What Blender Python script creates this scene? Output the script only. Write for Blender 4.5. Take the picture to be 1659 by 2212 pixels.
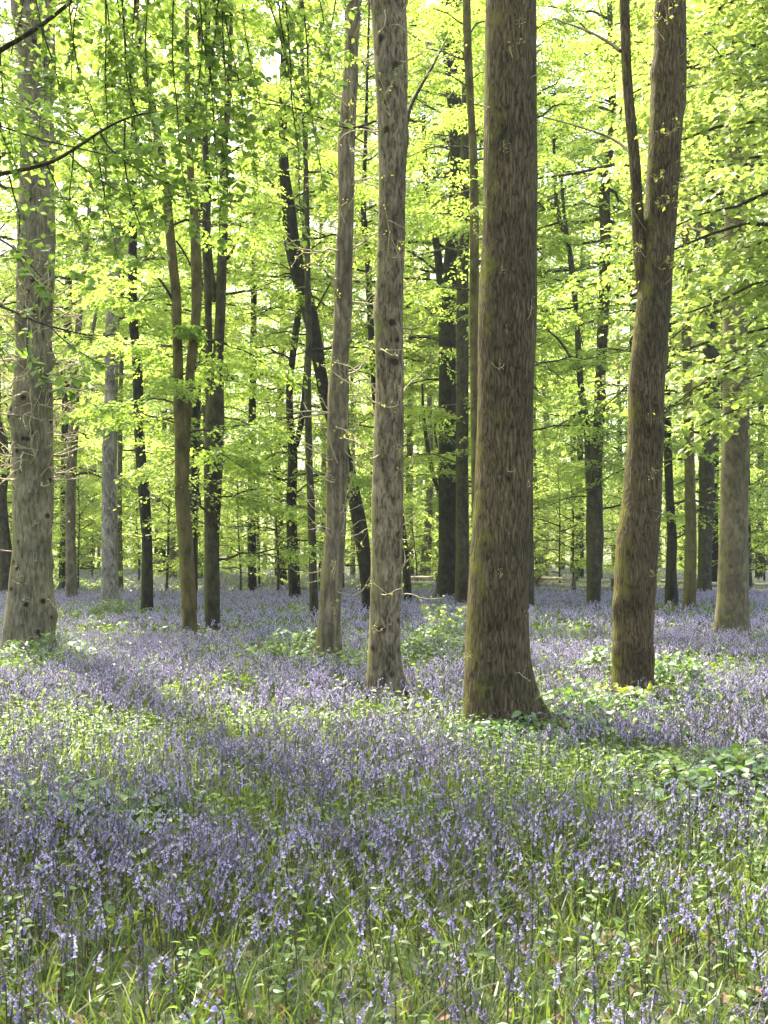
import bpy, math, random
import numpy as np
from mathutils import Vector

# ------------------------------------------------------------------ camera, sky, sun, exposure
for o in list(bpy.data.objects):
    bpy.data.objects.remove(o)
S = bpy.context.scene
COL = S.collection
F, CX, CY, HORIZON, EYE = 2400.0, 829.5, 1106.0, 1200.0, 1.55    # photo measured in a 1659 x 2212 grid
PITCH = math.atan((HORIZON - CY) / F)
cam_d = bpy.data.cameras.new('camera')
cam = bpy.data.objects.new('camera', cam_d)
COL.objects.link(cam)
cam.location = (0, 0, EYE)
cam.rotation_euler = (math.pi / 2 + PITCH, 0, 0)
cam_d.sensor_fit = 'VERTICAL'
cam_d.angle = 2 * math.atan(CY / F)
cam_d.clip_end = 2000
S.camera = cam

SUN_EL, SUN_AZ = math.radians(57), math.radians(-28)             # azimuth from straight ahead, negative = left
world = bpy.data.worlds.new('World')
S.world = world
world.use_nodes = True
wn = world.node_tree
sky = wn.nodes.new('ShaderNodeTexSky')
sky.sky_type = 'NISHITA'
sky.sun_disc = False
sky.sun_elevation = SUN_EL
sky.sun_rotation = SUN_AZ
sky.dust_density = 5.0
wn.links.new(sky.outputs[0], wn.nodes['Background'].inputs[0])
wn.nodes['Background'].inputs[1].default_value = 0.15
sun_d = bpy.data.lights.new('sun', 'SUN')
sun_d.energy = 3.6
sun_d.angle = math.radians(1.0)
sun_d.color = (1.0, 0.95, 0.86)
sun = bpy.data.objects.new('sun', sun_d)
COL.objects.link(sun)
sv = Vector((math.cos(SUN_EL) * math.sin(SUN_AZ), math.cos(SUN_EL) * math.cos(SUN_AZ), math.sin(SUN_EL)))
sun.rotation_euler = (-sv).to_track_quat('-Z', 'Y').to_euler()
S.view_settings.view_transform = 'Standard'
S.view_settings.look = 'None'
S.view_settings.exposure = 2.6
S.view_settings.gamma = 1.0
S.view_settings.use_white_balance = True
S.view_settings.white_balance_temperature = 6900
cy = S.cycles
cy.use_denoising = True
cy.max_bounces = 12
cy.diffuse_bounces = 10
cy.glossy_bounces = 2
cy.transmission_bounces = 4
cy.transparent_max_bounces = 4
cy.caustics_reflective = False
cy.caustics_refractive = False
cy.sample_clamp_indirect = 6.0


# ------------------------------------------------------------------ helpers
def at(x, y, Y):
    """photo grid position -> world point at distance Y ahead of the camera"""
    a, b = (x - CX) / F, (CY - y) / F
    d = np.array([a, math.cos(PITCH) - b * math.sin(PITCH), math.sin(PITCH) + b * math.cos(PITCH)])
    return np.array([0, 0, EYE]) + d * (Y / d[1])


def dist_of(base_y):
    return min(95.0, 3240.0 / (base_y - HORIZON))


def nrm(v):
    return v / np.maximum(np.linalg.norm(v, axis=-1, keepdims=True), 1e-9)


def rot_z(v, a):
    c, s = np.cos(a), np.sin(a)
    return np.stack([v[..., 0] * c - v[..., 1] * s, v[..., 0] * s + v[..., 1] * c, v[..., 2]], -1)


class Mesh:
    """collects vertex / face arrays, then links them as ONE mesh object"""
    def __init__(self):
        self.v, self.f, self.n = [], [], 0

    def add(self, verts, faces, mat=0):
        verts = np.asarray(verts, float).reshape(-1, 3)
        faces = np.asarray(faces, np.int64)
        if len(faces) == 0:
            return
        self.v.append(verts)
        self.f.append((faces + self.n, mat))
        self.n += len(verts)

    def data(self, name, mats, smooth=False):
        me = bpy.data.meshes.new(name)
        v = np.concatenate(self.v)
        loops = np.concatenate([f.ravel() for f, m in self.f])
        sizes = np.concatenate([np.full(len(f), f.shape[1]) for f, m in self.f])
        mi = np.concatenate([np.full(len(f), m) for f, m in self.f])
        starts = np.concatenate([[0], np.cumsum(sizes)[:-1]])
        me.vertices.add(len(v))
        me.vertices.foreach_set('co', v.astype(np.float32).ravel())
        me.loops.add(len(loops))
        me.loops.foreach_set('vertex_index', loops.astype(np.int32))
        me.polygons.add(len(sizes))
        me.polygons.foreach_set('loop_start', starts.astype(np.int32))
        me.polygons.foreach_set('loop_total', sizes.astype(np.int32))
        for m in mats:
            me.materials.append(m)
        me.polygons.foreach_set('material_index', mi.astype(np.int32))
        me.polygons.foreach_set('use_smooth', np.full(len(sizes), smooth))
        me.update(calc_edges=True)
        return me

    def build(self, name, mats, parent=None, smooth=False):
        if not isinstance(mats, (list, tuple)):
            mats = [mats]
        return link(name, self.data(name, mats, smooth), parent)


def link(name, me, parent=None):
    o = bpy.data.objects.new(name, me)
    COL.objects.link(o)
    o.parent = parent
    return o


def tag(o, label=None, cat=None, group=None, kind=None):
    for k, v in (('label', label), ('category', cat), ('group', group), ('kind', kind)):
        if v:
            o[k] = v
    return o


def thing(name, loc, label, cat, group=None, rz=0.0):
    o = bpy.data.objects.new(name, None)
    COL.objects.link(o)
    o.location = loc
    o.rotation_euler = (0, 0, rz)
    return tag(o, label, cat, group)


def tubes(m, P, R, segs=5, mat=0, cap=False, noise=None):
    """many tubes at once; P (n,K,3) centre lines, R (n,K) radii"""
    P, R = np.asarray(P, float), np.asarray(R, float)
    n, K = P.shape[:2]
    T = nrm(np.gradient(P, axis=1))
    ref = np.where(np.abs(T[:, :1, 2:3]) > 0.8, np.array([[[0, -1.0, 0]]]), np.array([[[0, 0, 1.0]]]))
    A = nrm(np.cross(np.broadcast_to(ref, T.shape), T))
    B = np.cross(T, A)
    th = np.arange(segs) * 2 * np.pi / segs
    r = R[:, :, None] * np.ones(segs)
    if noise is not None:
        r = r * noise
    V = P[:, :, None] + r[..., None] * (np.cos(th)[:, None] * A[:, :, None] + np.sin(th)[:, None] * B[:, :, None])
    i = np.arange(n)[:, None, None] * K * segs
    k = np.arange(K - 1)[None, :, None] * segs
    s = np.arange(segs)[None, None]
    s2 = (s + 1) % segs
    q = np.stack(np.broadcast_arrays(i + k + s, i + k + s2, i + k + segs + s2, i + k + segs + s), -1).reshape(-1, 4)
    m.add(V.reshape(-1, 3), q, mat)


def vnoise(x, y, seed=0):
    """2D value noise, 0..1"""
    xi, yi = np.floor(x).astype(np.int64), np.floor(y).astype(np.int64)
    fx, fy = x - xi, y - yi
    fx, fy = fx * fx * (3 - 2 * fx), fy * fy * (3 - 2 * fy)

    def h(a, b):
        n = (a * 374761393 + b * 668265263 + seed * 974711) & 0x7fffffff
        n = ((n ^ (n >> 13)) * 1274126177) & 0x7fffffff
        return ((n ^ (n >> 16)) & 0xffff) / 65535.0
    return (h(xi, yi) * (1 - fx) + h(xi + 1, yi) * fx) * (1 - fy) + (h(xi, yi + 1) * (1 - fx) + h(xi + 1, yi + 1) * fx) * fy


def fbm(x, y, seed=0):
    return (vnoise(x, y, seed) * 0.55 + vnoise(x * 2.1, y * 2.1, seed + 1) * 0.3 + vnoise(x * 4.3, y * 4.3, seed + 2) * 0.15)


def leaf_quads(m, P, T, N, L, wr=0.62, fold=0.10, mat=0):
    """one folded rhombic leaf per row"""
    T = nrm(T)
    Sd = nrm(np.cross(N, T))
    Nn = np.cross(T, Sd)
    L = np.asarray(L)[:, None]
    mid = P + T * L * 0.45 + Nn * L * fold
    V = np.stack([P, mid + Sd * L * wr / 2, P + T * L - Nn * L * fold * 0.6, mid - Sd * L * wr / 2], 1)
    n = len(P)
    m.add(V.reshape(-1, 3), np.arange(n * 4).reshape(n, 4), mat)


def leaf_full(m, P, T, N, L, wr=0.68, fold=0.09, mat=0):
    """ovate leaf with a folded midrib and a drooping tip: 8 vertices, 6 faces"""
    T = nrm(T)
    Sd = nrm(np.cross(N, T))
    Nn = np.cross(T, Sd)
    L = np.asarray(L)[:, None]

    def p(u, s, z):
        return P + T * L * u + Sd * L * s + Nn * L * z
    w = wr / 2
    V = np.stack([p(0, 0, 0), p(.22, w * .8, fold), p(.58, w * .95, fold * .8), p(1, 0, -fold * 1.3),
                  p(.58, -w * .95, fold * .8), p(.22, -w * .8, fold), p(.25, 0, 0), p(.6, 0, -fold * .2)], 1)
    b = (np.arange(len(P)) * 8)[:, None]
    m.add(V.reshape(-1, 3), np.concatenate([b + np.array([[1, 2, 7, 6]]), b + np.array([[6, 7, 4, 5]])]), mat)
    m.f.append((np.concatenate([b + np.array([t]) for t in ([0, 1, 6], [2, 3, 7], [7, 3, 4], [0, 6, 5])]) + m.n - len(P) * 8, mat))


# ------------------------------------------------------------------ materials
def new_mat(name):
    m = bpy.data.materials.new(name)
    m.use_nodes = True
    nt = m.node_tree
    nt.nodes.clear()
    return m, nt, nt.nodes.new('ShaderNodeOutputMaterial')


def ramp(nt, stops):
    r = nt.nodes.new('ShaderNodeValToRGB')
    e = r.color_ramp.elements
    while len(e) < len(stops):
        e.new(0.5)
    for el, (p, c) in zip(e, stops):
        el.position = p
        el.color = (*c, 1)
    return r


def leaf_mat(name, dark, light, tdark, tlight, fac=0.5, rough=0.45, spec=0.35):
    """leaf blade: reflecting and letting light through, every leaf its own tint"""
    m, nt, out = new_mat(name)
    L = nt.links.new
    geo = nt.nodes.new('ShaderNodeNewGeometry')
    oi = nt.nodes.new('ShaderNodeObjectInfo')
    add = nt.nodes.new('ShaderNodeMath'); add.operation = 'MULTIPLY_ADD'
    L(oi.outputs['Random'], add.inputs[0]); add.inputs[1].default_value = 0.35
    sc = nt.nodes.new('ShaderNodeMath'); sc.operation = 'MULTIPLY'
    L(geo.outputs['Random Per Island'], sc.inputs[0]); sc.inputs[1].default_value = 0.65
    L(sc.outputs[0], add.inputs[2])
    r1 = ramp(nt, [(0, dark), (1, light)])
    r2 = ramp(nt, [(0, tdark), (1, tlight)])
    L(add.outputs[0], r1.inputs[0]); L(add.outputs[0], r2.inputs[0])
    p = nt.nodes.new('ShaderNodeBsdfPrincipled')
    p.inputs['Roughness'].default_value = rough
    p.inputs['Specular IOR Level'].default_value = spec
    L(r1.outputs[0], p.inputs['Base Color'])
    t = nt.nodes.new('ShaderNodeBsdfTranslucent')
    L(r2.outputs[0], t.inputs[0])
    mx = nt.nodes.new('ShaderNodeMixShader')
    mx.inputs[0].default_value = fac
    L(p.outputs[0], mx.inputs[1]); L(t.outputs[0], mx.inputs[2])
    L(mx.outputs[0], out.inputs[0])
    return m


def bark_mat(name, valley, mid, ridge, hs, vs, moss=0.3, mosscol=(0.13, 0.13, 0.02), bump=0.6, side=-1.0, contrast=(0.36, 0.5, 0.66), knots=0.0, plates=0.0):
    m, nt, out = new_mat(name)
    L = nt.links.new
    tc = nt.nodes.new('ShaderNodeTexCoord')
    mp = nt.nodes.new('ShaderNodeMapping')
    mp.inputs['Scale'].default_value = (hs, hs, vs)
    L(tc.outputs['Object'], mp.inputs[0])
    n1 = nt.nodes.new('ShaderNodeTexNoise')
    n1.inputs['Scale'].default_value = 1.0
    n1.inputs['Detail'].default_value = 4.0
    n1.inputs['Roughness'].default_value = 0.62
    n1.inputs['Distortion'].default_value = 0.7
    L(mp.outputs[0], n1.inputs[0])
    r = ramp(nt, [(contrast[0], valley), (contrast[1], mid), (contrast[2], ridge)])
    height = n1.outputs[0]
    if plates:      # furrows: edges of tall narrow cells, wobbled by the noise
        wob = nt.nodes.new('ShaderNodeTexNoise')
        wob.inputs['Scale'].default_value = 7.0
        wob.inputs['Detail'].default_value = 2.0
        L(tc.outputs['Object'], wob.inputs[0])
        va = nt.nodes.new('ShaderNodeVectorMath'); va.operation = 'MULTIPLY_ADD'
        L(wob.outputs['Color'], va.inputs[0]); va.inputs[1].default_value = (.055, .055, .055)
        L(tc.outputs['Object'], va.inputs[2])
        mp2 = nt.nodes.new('ShaderNodeMapping')
        mp2.inputs['Scale'].default_value = (plates, plates, plates * .105)
        L(va.outputs[0], mp2.inputs[0])
        vo = nt.nodes.new('ShaderNodeTexVoronoi'); vo.feature = 'DISTANCE_TO_EDGE'
        vo.inputs['Scale'].default_value = 1.0
        L(mp2.outputs[0], vo.inputs[0])
        h1 = nt.nodes.new('ShaderNodeMath'); h1.operation = 'MULTIPLY_ADD'; h1.use_clamp = True
        L(vo.outputs[0], h1.inputs[0]); h1.inputs[1].default_value = 1.1
        h2 = nt.nodes.new('ShaderNodeMath'); h2.operation = 'MULTIPLY_ADD'
        L(n1.outputs[0], h2.inputs[0]); h2.inputs[1].default_value = .75; h2.inputs[2].default_value = -.12
        L(h2.outputs[0], h1.inputs[2])
        height = h1.outputs[0]
    L(height, r.inputs[0])
    # broad blotches of lichen / damp
    n2 = nt.nodes.new('ShaderNodeTexNoise')
    n2.inputs['Scale'].default_value = 2.6
    n2.inputs['Detail'].default_value = 5.0
    L(tc.outputs['Object'], n2.inputs[0])
    r2 = ramp(nt, [(0.3, (0.55, 0.55, 0.5)), (0.7, (1.3, 1.25, 1.2))])
    L(n2.outputs[0], r2.inputs[0])
    mul = nt.nodes.new('ShaderNodeMix'); mul.data_type = 'RGBA'; mul.blend_type = 'MULTIPLY'
    mul.inputs[0].default_value = 1.0
    L(r.outputs[0], mul.inputs[6]); L(r2.outputs[0], mul.inputs[7])
    col = mul.outputs[2]
    if knots:
        v = nt.nodes.new('ShaderNodeTexVoronoi')
        v.inputs['Scale'].default_value = 4.6
        L(tc.outputs['Object'], v.inputs[0])
        rk = ramp(nt, [(0.13, (0.12, 0.1, 0.08)), (0.24, (1, 1, 1))])
        L(v.outputs['Distance'], rk.inputs[0])
        mk = nt.nodes.new('ShaderNodeMix'); mk.data_type = 'RGBA'; mk.blend_type = 'MULTIPLY'
        mk.inputs[0].default_value = knots
        L(col, mk.inputs[6]); L(rk.outputs[0], mk.inputs[7])
        col = mk.outputs[2]
    # moss on one side and in patches
    geo = nt.nodes.new('ShaderNodeNewGeometry')
    sep = nt.nodes.new('ShaderNodeSeparateXYZ')
    L(geo.outputs['Normal'], sep.inputs[0])
    n3 = nt.nodes.new('ShaderNodeTexNoise')
    n3.inputs['Scale'].default_value = 4.0
    n3.inputs['Detail'].default_value = 6.0
    n3.inputs['Roughness'].default_value = 0.7
    L(tc.outputs['Object'], n3.inputs[0])
    ma = nt.nodes.new('ShaderNodeMath'); ma.operation = 'MULTIPLY_ADD'
    L(sep.outputs[0], ma.inputs[0]); ma.inputs[1].default_value = 0.22 * side
    L(n3.outputs[0], ma.inputs[2])
    rm = ramp(nt, [(0.68 - 0.35 * moss, (0, 0, 0)), (0.86 - 0.35 * moss, (1, 1, 1))])
    L(ma.outputs[0], rm.inputs[0])
    mm = nt.nodes.new('ShaderNodeMix'); mm.data_type = 'RGBA'
    L(rm.outputs[0], mm.inputs[0]); L(col, mm.inputs[6])
    mm.inputs[7].default_value = (*mosscol, 1)
    p = nt.nodes.new('ShaderNodeBsdfPrincipled')
    p.inputs['Roughness'].default_value = 0.9
    p.inputs['Specular IOR Level'].default_value = 0.15
    L(mm.outputs[2], p.inputs['Base Color'])
    b = nt.nodes.new('ShaderNodeBump')
    b.inputs['Strength'].default_value = bump
    b.inputs['Distance'].default_value = 0.03
    L(height, b.inputs['Height'])
    L(b.outputs[0], p.inputs['Normal'])
    L(p.outputs[0], out.inputs[0])
    return m


M = {}
M['beech_leaf'] = leaf_mat('beech_leaf', (.09, .16, .035), (.17, .24, .07), (.30, .47, .06), (.50, .62, .11), .6)
M['far_leaf'] = leaf_mat('far_leaf', (.11, .18, .05), (.20, .27, .09), (.35, .51, .08), (.55, .67, .15), .62)
M['bough_leaf'] = leaf_mat('bough_leaf', (.06, .12, .025), (.12, .19, .045), (.20, .35, .04), (.36, .49, .09), .5)
M['maple_leaf'] = leaf_mat('maple_leaf', (.16, .25, .06), (.30, .38, .11), (.27, .40, .06), (.44, .54, .12), .42)
M['oak_leaf'] = leaf_mat('oak_leaf', (.13, .16, .03), (.2, .22, .05), (.38, .42, .06), (.5, .52, .1), .5)
M['herb_leaf'] = leaf_mat('herb_leaf', (.06, .12, .03), (.15, .22, .05), (.15, .3, .03), (.32, .48, .06), .4, .4, .5)
M['bramble_leaf'] = leaf_mat('bramble_leaf', (.06, .13, .035), (.12, .2, .06), (.15, .3, .04), (.3, .42, .07), .35, .4, .5)
M['sapling_leaf'] = leaf_mat('sapling_leaf', (.22, .28, .03), (.32, .36, .05), (.5, .58, .04), (.6, .65, .06), .5)
M['blade'] = leaf_mat('blade', (.03, .06, .012), (.085, .125, .028), (.12, .2, .02), (.27, .36, .045), .42, .4, .4)
M['petal'] = leaf_mat('petal', (.30, .265, .40), (.58, .52, .69), (.36, .32, .49), (.60, .54, .75), .4, .5, .3)
M['faded_petal'] = leaf_mat('faded_petal', (.13, .115, .17), (.28, .24, .33), (.15, .13, .2), (.3, .26, .36), .35, .6, .2)
M['stem'] = leaf_mat('stem', (.06, .075, .03), (.10, .075, .06), (.08, .1, .03), (.1, .1, .05), .15)
M['oak_bark'] = bark_mat('oak_bark', (0.022, 0.015, 0.006), (0.083, 0.063, 0.031), (0.158, 0.125, 0.068), 40, 12, 0.09, bump=1.0, contrast=(.2, .38, .8), plates=38)
M['oak_bark_mossy'] = bark_mat('oak_bark_mossy', (.03, .026, .015), (.125, .112, .068), (.25, .22, .145), 30, 6, 0.15, bump=.7, contrast=(.28, .46, .74), knots=1.0)
M['flaky_oak_bark'] = bark_mat('flaky_oak_bark', (.04, .033, .018), (.145, .122, .078), (.26, .22, .15), 16, 7, 0.13, bump=.8, contrast=(.1, .38, .8), plates=15)
M['grey_oak_bark'] = bark_mat('grey_oak_bark', (0.047, 0.037, 0.022), (0.156, 0.127, 0.078), (0.257, 0.218, 0.144), 28, 8, 0.12, (.14, .15, .04), .6, knots=.9)
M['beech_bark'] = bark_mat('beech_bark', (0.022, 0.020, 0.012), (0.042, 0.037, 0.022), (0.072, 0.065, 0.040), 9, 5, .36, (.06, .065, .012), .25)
M['olive_lit_beech_bark'] = bark_mat('olive_lit_beech_bark', (0.050, 0.042, 0.016), (0.083, 0.068, 0.026), (0.115, 0.097, 0.043), 9, 3, .3, (.12, .12, .02), .25)  # lighter olive copy of beech bark, light on the trunks put into the colour
M['shaded_beech_bark'] = bark_mat('shaded_beech_bark', (0.009, 0.009, 0.005), (0.019, 0.018, 0.011), (0.038, 0.035, 0.021), 9, 5, .36, (.035, .045, .008), .25)  # darker copy of beech bark, deep shade put into the colour
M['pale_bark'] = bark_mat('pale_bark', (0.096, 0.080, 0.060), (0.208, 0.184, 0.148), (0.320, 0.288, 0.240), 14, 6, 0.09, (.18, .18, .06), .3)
M['smooth_grey_bark'] = bark_mat('smooth_grey_bark', (0.075, 0.064, 0.038), (0.124, 0.105, 0.063), (0.165, 0.143, 0.093), 12, 5, 0.12, (.15, .15, .05), .3, knots=.5)
M['branch'] = bark_mat('branch', (0.016, 0.014, 0.008), (0.036, 0.030, 0.018), (0.072, 0.060, 0.040), 20, 20, .25, bump=.2)
M['twig'] = bark_mat('twig', (.24, .2, .13), (.40, .35, .24), (.55, .49, .36), 30, 30, .3, bump=.2)
M['split_wood'] = bark_mat('split_wood', (.42, .33, .25), (.66, .57, .47), (.78, .7, .6), 6, 30, .1, bump=.3)
M['post_wood'] = bark_mat('post_wood', (.05, .035, .02), (.12, .085, .055), (.2, .15, .1), 20, 6, .2, bump=.3)


def soil_mat():
    m, nt, out = new_mat('woodland_soil')
    L = nt.links.new
    tc = nt.nodes.new('ShaderNodeTexCoord')
    n = nt.nodes.new('ShaderNodeTexNoise')
    n.inputs['Scale'].default_value = 9.0
    n.inputs['Detail'].default_value = 8.0
    L(tc.outputs['Object'], n.inputs[0])
    r = ramp(nt, [(0.3, (.02, .022, .008)), (0.55, (.045, .06, .016)), (0.75, (.09, .075, .04))])
    L(n.outputs[0], r.inputs[0])
    p = nt.nodes.new('ShaderNodeBsdfPrincipled')
    p.inputs['Roughness'].default_value = 0.95
    L(r.outputs[0], p.inputs['Base Color'])
    b = nt.nodes.new('ShaderNodeBump')
    b.inputs['Distance'].default_value = 0.05
    L(n.outputs[0], b.inputs['Height']); L(b.outputs[0], p.inputs['Normal'])
    L(p.outputs[0], out.inputs[0])
    return m


# ------------------------------------------------------------------ ground
def build_ground():
    m = Mesh()
    n = 121
    g = np.linspace(-1, 1, n)
    gx, gy = np.meshgrid(np.sign(g) * np.abs(g) ** 2.2 * 700, np.sign(g) * np.abs(g) ** 2.2 * 700 + 10, indexing='ij')
    z = (fbm(gx * .4, gy * .4, 3) - .5) * .06
    i, j = np.meshgrid(np.arange(n - 1), np.arange(n - 1), indexing='ij')
    a = i * n + j
    m.add(np.stack([gx, gy, z], -1), np.stack([a, a + n, a + n + 1, a + 1], -1).reshape(-1, 4))
    tag(m.build('ground', soil_mat(), smooth=True), kind='structure')


build_ground()


# ------------------------------------------------------------------ trunks traced as world-space centre lines
def catmull(p, step):
    """smooth resampling of a rough polyline (extra columns such as the radius ride along)"""
    p = np.asarray(p, float)
    d = np.concatenate([[0], np.cumsum(np.maximum(np.linalg.norm(np.diff(p[:, :3], axis=0), axis=1), 1e-6))])
    n = max(len(p) * 2, int(d[-1] / step) + 2)
    t = np.linspace(0, d[-1], n)
    q = np.stack([np.interp(t, d, p[:, k]) for k in range(p.shape[1])], -1)
    for _ in range(6):
        q[1:-1] = .25 * q[:-2] + .5 * q[1:-1] + .25 * q[2:]
    return q


def stem_path(pts, D, top=None, lean=0.0, ground=True):
    """pts (y, x, width) in the photo grid, low to high -> array of (x, y, z, r), carried on above the frame to height top"""
    w = []
    for k, (y, x, wd) in enumerate(pts):
        p = at(x, y, D + lean * k)
        w.append([*p, wd / 2 * D / F])
    if ground:
        a, b = np.array(w[0]), np.array(w[1])
        s = (a - b) / max(1e-3, (b - a)[2]) * (a[2] + 0.05)
        g = a + s * 0.6
        g[2] = -0.06
        g[3] = a[3] * 1.12
        if a[2] > 0.08:
            w = [list(g)] + w
    if top is not None and top > w[-1][2] + .5:
        a, b = np.array(w[-2]), np.array(w[-1])
        d = (b - a) / (b - a)[2]
        d[:2] = np.clip(d[:2], -.12, .12)
        r0, h = b[3], top - b[2]
        for u in (.35, .7, 1.0):
            e = b + d * h * u * np.array([.6, .6, 1, 0])
            e[3] = r0 * (1 - .8 * u)
            w.append(list(e))
    return w


def trunk_mesh(m, path, base, segs=26, step=.12, rough=.05, roots=0, seed=0, rootang=None, burrs=0):
    P = catmull(path, step)
    P[:, :3] -= base
    n = len(P)
    th = np.arange(segs) * 2 * np.pi / segs
    cx, cyy, z = np.cos(th)[None], np.sin(th)[None], P[:, 2:3]
    nz = (fbm(cx * 1.3 + 9 + seed * 7.7, cyy * 1.3 + z * .9, seed) - .5) * 2.2 * rough \
        + (vnoise(cx * 4 + 30, cyy * 4 + z * 3.5, seed + 5) - .5) * rough * .8 \
        + (vnoise(np.full_like(cx, 3.3) + 0 * z, z * 1.4 + 0 * cx, seed + 9) - .5) * rough * 1.2
    rng = np.random.default_rng(seed)
    if roots:
        ang = rootang if rootang is not None else [(a, rng.uniform(.22, .55), rng.uniform(.16, .36)) for a in np.arange(roots) * 2 * np.pi / roots + rng.uniform(0, 6)]
        for a, ex, hh in ang:
            dth = np.abs((th - a + np.pi) % (2 * np.pi) - np.pi)[None]
            nz = nz + ex * np.exp(-(dth / .38) ** 2) * np.exp(-np.maximum(z, 0) / hh)
    for _ in range(burrs):      # burrs and branch scars
        a, zz, am, sz = rng.uniform(0, 6.28), rng.uniform(.5, z.max() * .6), rng.uniform(.08, .24), rng.uniform(.07, .16)
        dth = np.abs((th - a + np.pi) % (2 * np.pi) - np.pi)[None]
        nz = nz + am * np.exp(-(dth / .42) ** 2 - ((z - zz) / sz) ** 2)
    tubes(m, P[None, :, :3], P[None, :, 3], segs, noise=(1 + nz)[None])


# ------------------------------------------------------------------ crowns
GA = 2.39996


def crown_data(rng, spine, h0, H, R, n=32, ns=8, nt=7, nl=9, leaf=.085, az=None, droop=.3, e_lo=4, e_hi=48,
               flat=.33, full=False, wr=.62, thick=1.0, prof=None, front=0.0, skew=.8):
    u = (np.arange(n) + rng.random(n)) / n
    u = u ** skew
    h = h0 + (H - h0) * u
    a = (np.arange(n) * GA + rng.normal(0, .35, n)) if az is None else rng.uniform(az[0], az[1], n)
    Lm = R * (.62 + .38 * np.sin(np.pi * np.clip(u + .12, 0, 1))) * (1 - .45 * u ** 3) * rng.uniform(.65, 1.15, n)
    if prof is not None:
        Lm = Lm * prof(u)
    cut = 1 - front * np.clip(-np.sin(a), 0, 1) ** .7
    ok = cut > .5
    u, h, a, Lm = u[ok], h[ok], a[ok], (Lm * cut)[ok]
    n = len(u)
    e0 = np.radians(e_lo + (e_hi - e_lo) * u + rng.normal(0, 7, n))
    dh = np.stack([np.cos(a), np.sin(a), 0 * a], -1)
    S0 = np.concatenate([spine(h), h[:, None]], 1)
    up = np.array([0, 0, 1.0])
    bend = rng.normal(0, .18, n)

    def limb(t):      # t (n,k)
        hz = rot_z(np.repeat(dh[:, None], t.shape[1], 1), bend[:, None] * t)
        zz = Lm[:, None] * (np.sin(e0)[:, None] * t - droop * (1 - .4 * u[:, None]) * t ** 2)
        return S0[:, None] + hz * (Lm * np.cos(e0))[:, None, None] * t[..., None] + up * zz[..., None]
    wood = Mesh()
    tk = np.tile(np.linspace(0, 1, 7), (n, 1))
    LP = limb(tk)
    LP[:, 1:-1] += rng.normal(0, .03, LP[:, 1:-1].shape) * Lm[:, None, None] * .6
    tubes(wood, LP, (.011 * Lm * thick)[:, None] * (1.08 - .9 * tk) + .004, 5)
    # side branches
    ts = np.clip(np.linspace(.22, 1, ns)[None] + rng.normal(0, .03, (n, ns)), .1, 1)
    P1 = limb(ts).reshape(-1, 3)
    sg = np.where(np.arange(ns) % 2 == 0, 1, -1)[None] * np.ones((n, 1))
    ang = sg * rng.uniform(.5, 1.15, (n, ns))
    ang[:, -1] *= .1
    D1 = rot_z(np.repeat(dh[:, None], ns, 1), ang + bend[:, None] * ts).reshape(-1, 3)
    L1 = (Lm[:, None] * (.44 * (1 - ts) + .17) * rng.uniform(.65, 1.25, (n, ns))).ravel() + .15
    D1 = nrm(D1 + up * rng.normal(-.04, .16, len(D1))[:, None])
    k1 = np.linspace(0, 1, 4)
    SP = P1[:, None] + D1[:, None] * (L1[:, None] * k1)[..., None] - up * (.16 * L1[:, None] * k1 ** 2)[..., None]
    tubes(wood, SP, (.0042 * L1 * thick)[:, None] * (1.1 - k1) + .0025, 3)
    # twigs
    N1 = len(P1)
    tw = np.clip(np.linspace(.12, 1, nt)[None] + rng.normal(0, .04, (N1, nt)), .05, 1)
    P2 = (P1[:, None] + D1[:, None] * (L1[:, None] * tw)[..., None] - up * (.16 * L1[:, None] * tw ** 2)[..., None]).reshape(-1, 3)
    s2 = np.where(np.arange(nt) % 2 == 0, 1, -1)[None] * rng.uniform(.5, 1.1, (N1, nt))
    s2[:, -1] *= .1
    D2 = rot_z(np.repeat(D1[:, None], nt, 1), s2).reshape(-1, 3)
    D2 = nrm(D2 + up * rng.normal(-.1, .16, len(D2))[:, None])
    L2 = (np.minimum(.6, L1 * .5)[:, None] * (1 - .45 * tw) + .1).ravel() * rng.uniform(.7, 1.25, N1 * nt)
    # leaves
    N2 = len(P2)
    tl = (np.arange(nl)[None] + rng.random((N2, nl))) / nl
    P3 = P2[:, None] + D2[:, None] * (L2[:, None] * tl)[..., None] - up * (.2 * L2[:, None] * tl ** 2)[..., None]
    P3 = (P3 + rng.normal(0, .022, P3.shape)).reshape(-1, 3)
    s3 = np.where(np.arange(nl) % 2 == 0, 1, -1)[None] * rng.uniform(.4, 1.2, (N2, nl))
    T3 = rot_z(np.repeat(D2[:, None], nl, 1), s3).reshape(-1, 3)
    T3 = nrm(T3 + up * rng.normal(-.18, .3, len(T3))[:, None])
    N3 = nrm(up + rng.normal(0, flat, P3.shape))
    LL = leaf * rng.uniform(.6, 1.25, len(P3))
    lv = Mesh()
    (leaf_full if full else leaf_quads)(lv, P3, T3, N3, LL, wr)
    return wood, lv


def spine_of(path, base):
    P = np.asarray(path)
    z, x, y = P[:, 2] - base[2], P[:, 0] - base[0], P[:, 1] - base[1]
    o = np.argsort(z)
    return lambda h: np.stack([np.interp(h, z[o], x[o]), np.interp(h, z[o], y[o])], -1)


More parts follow.
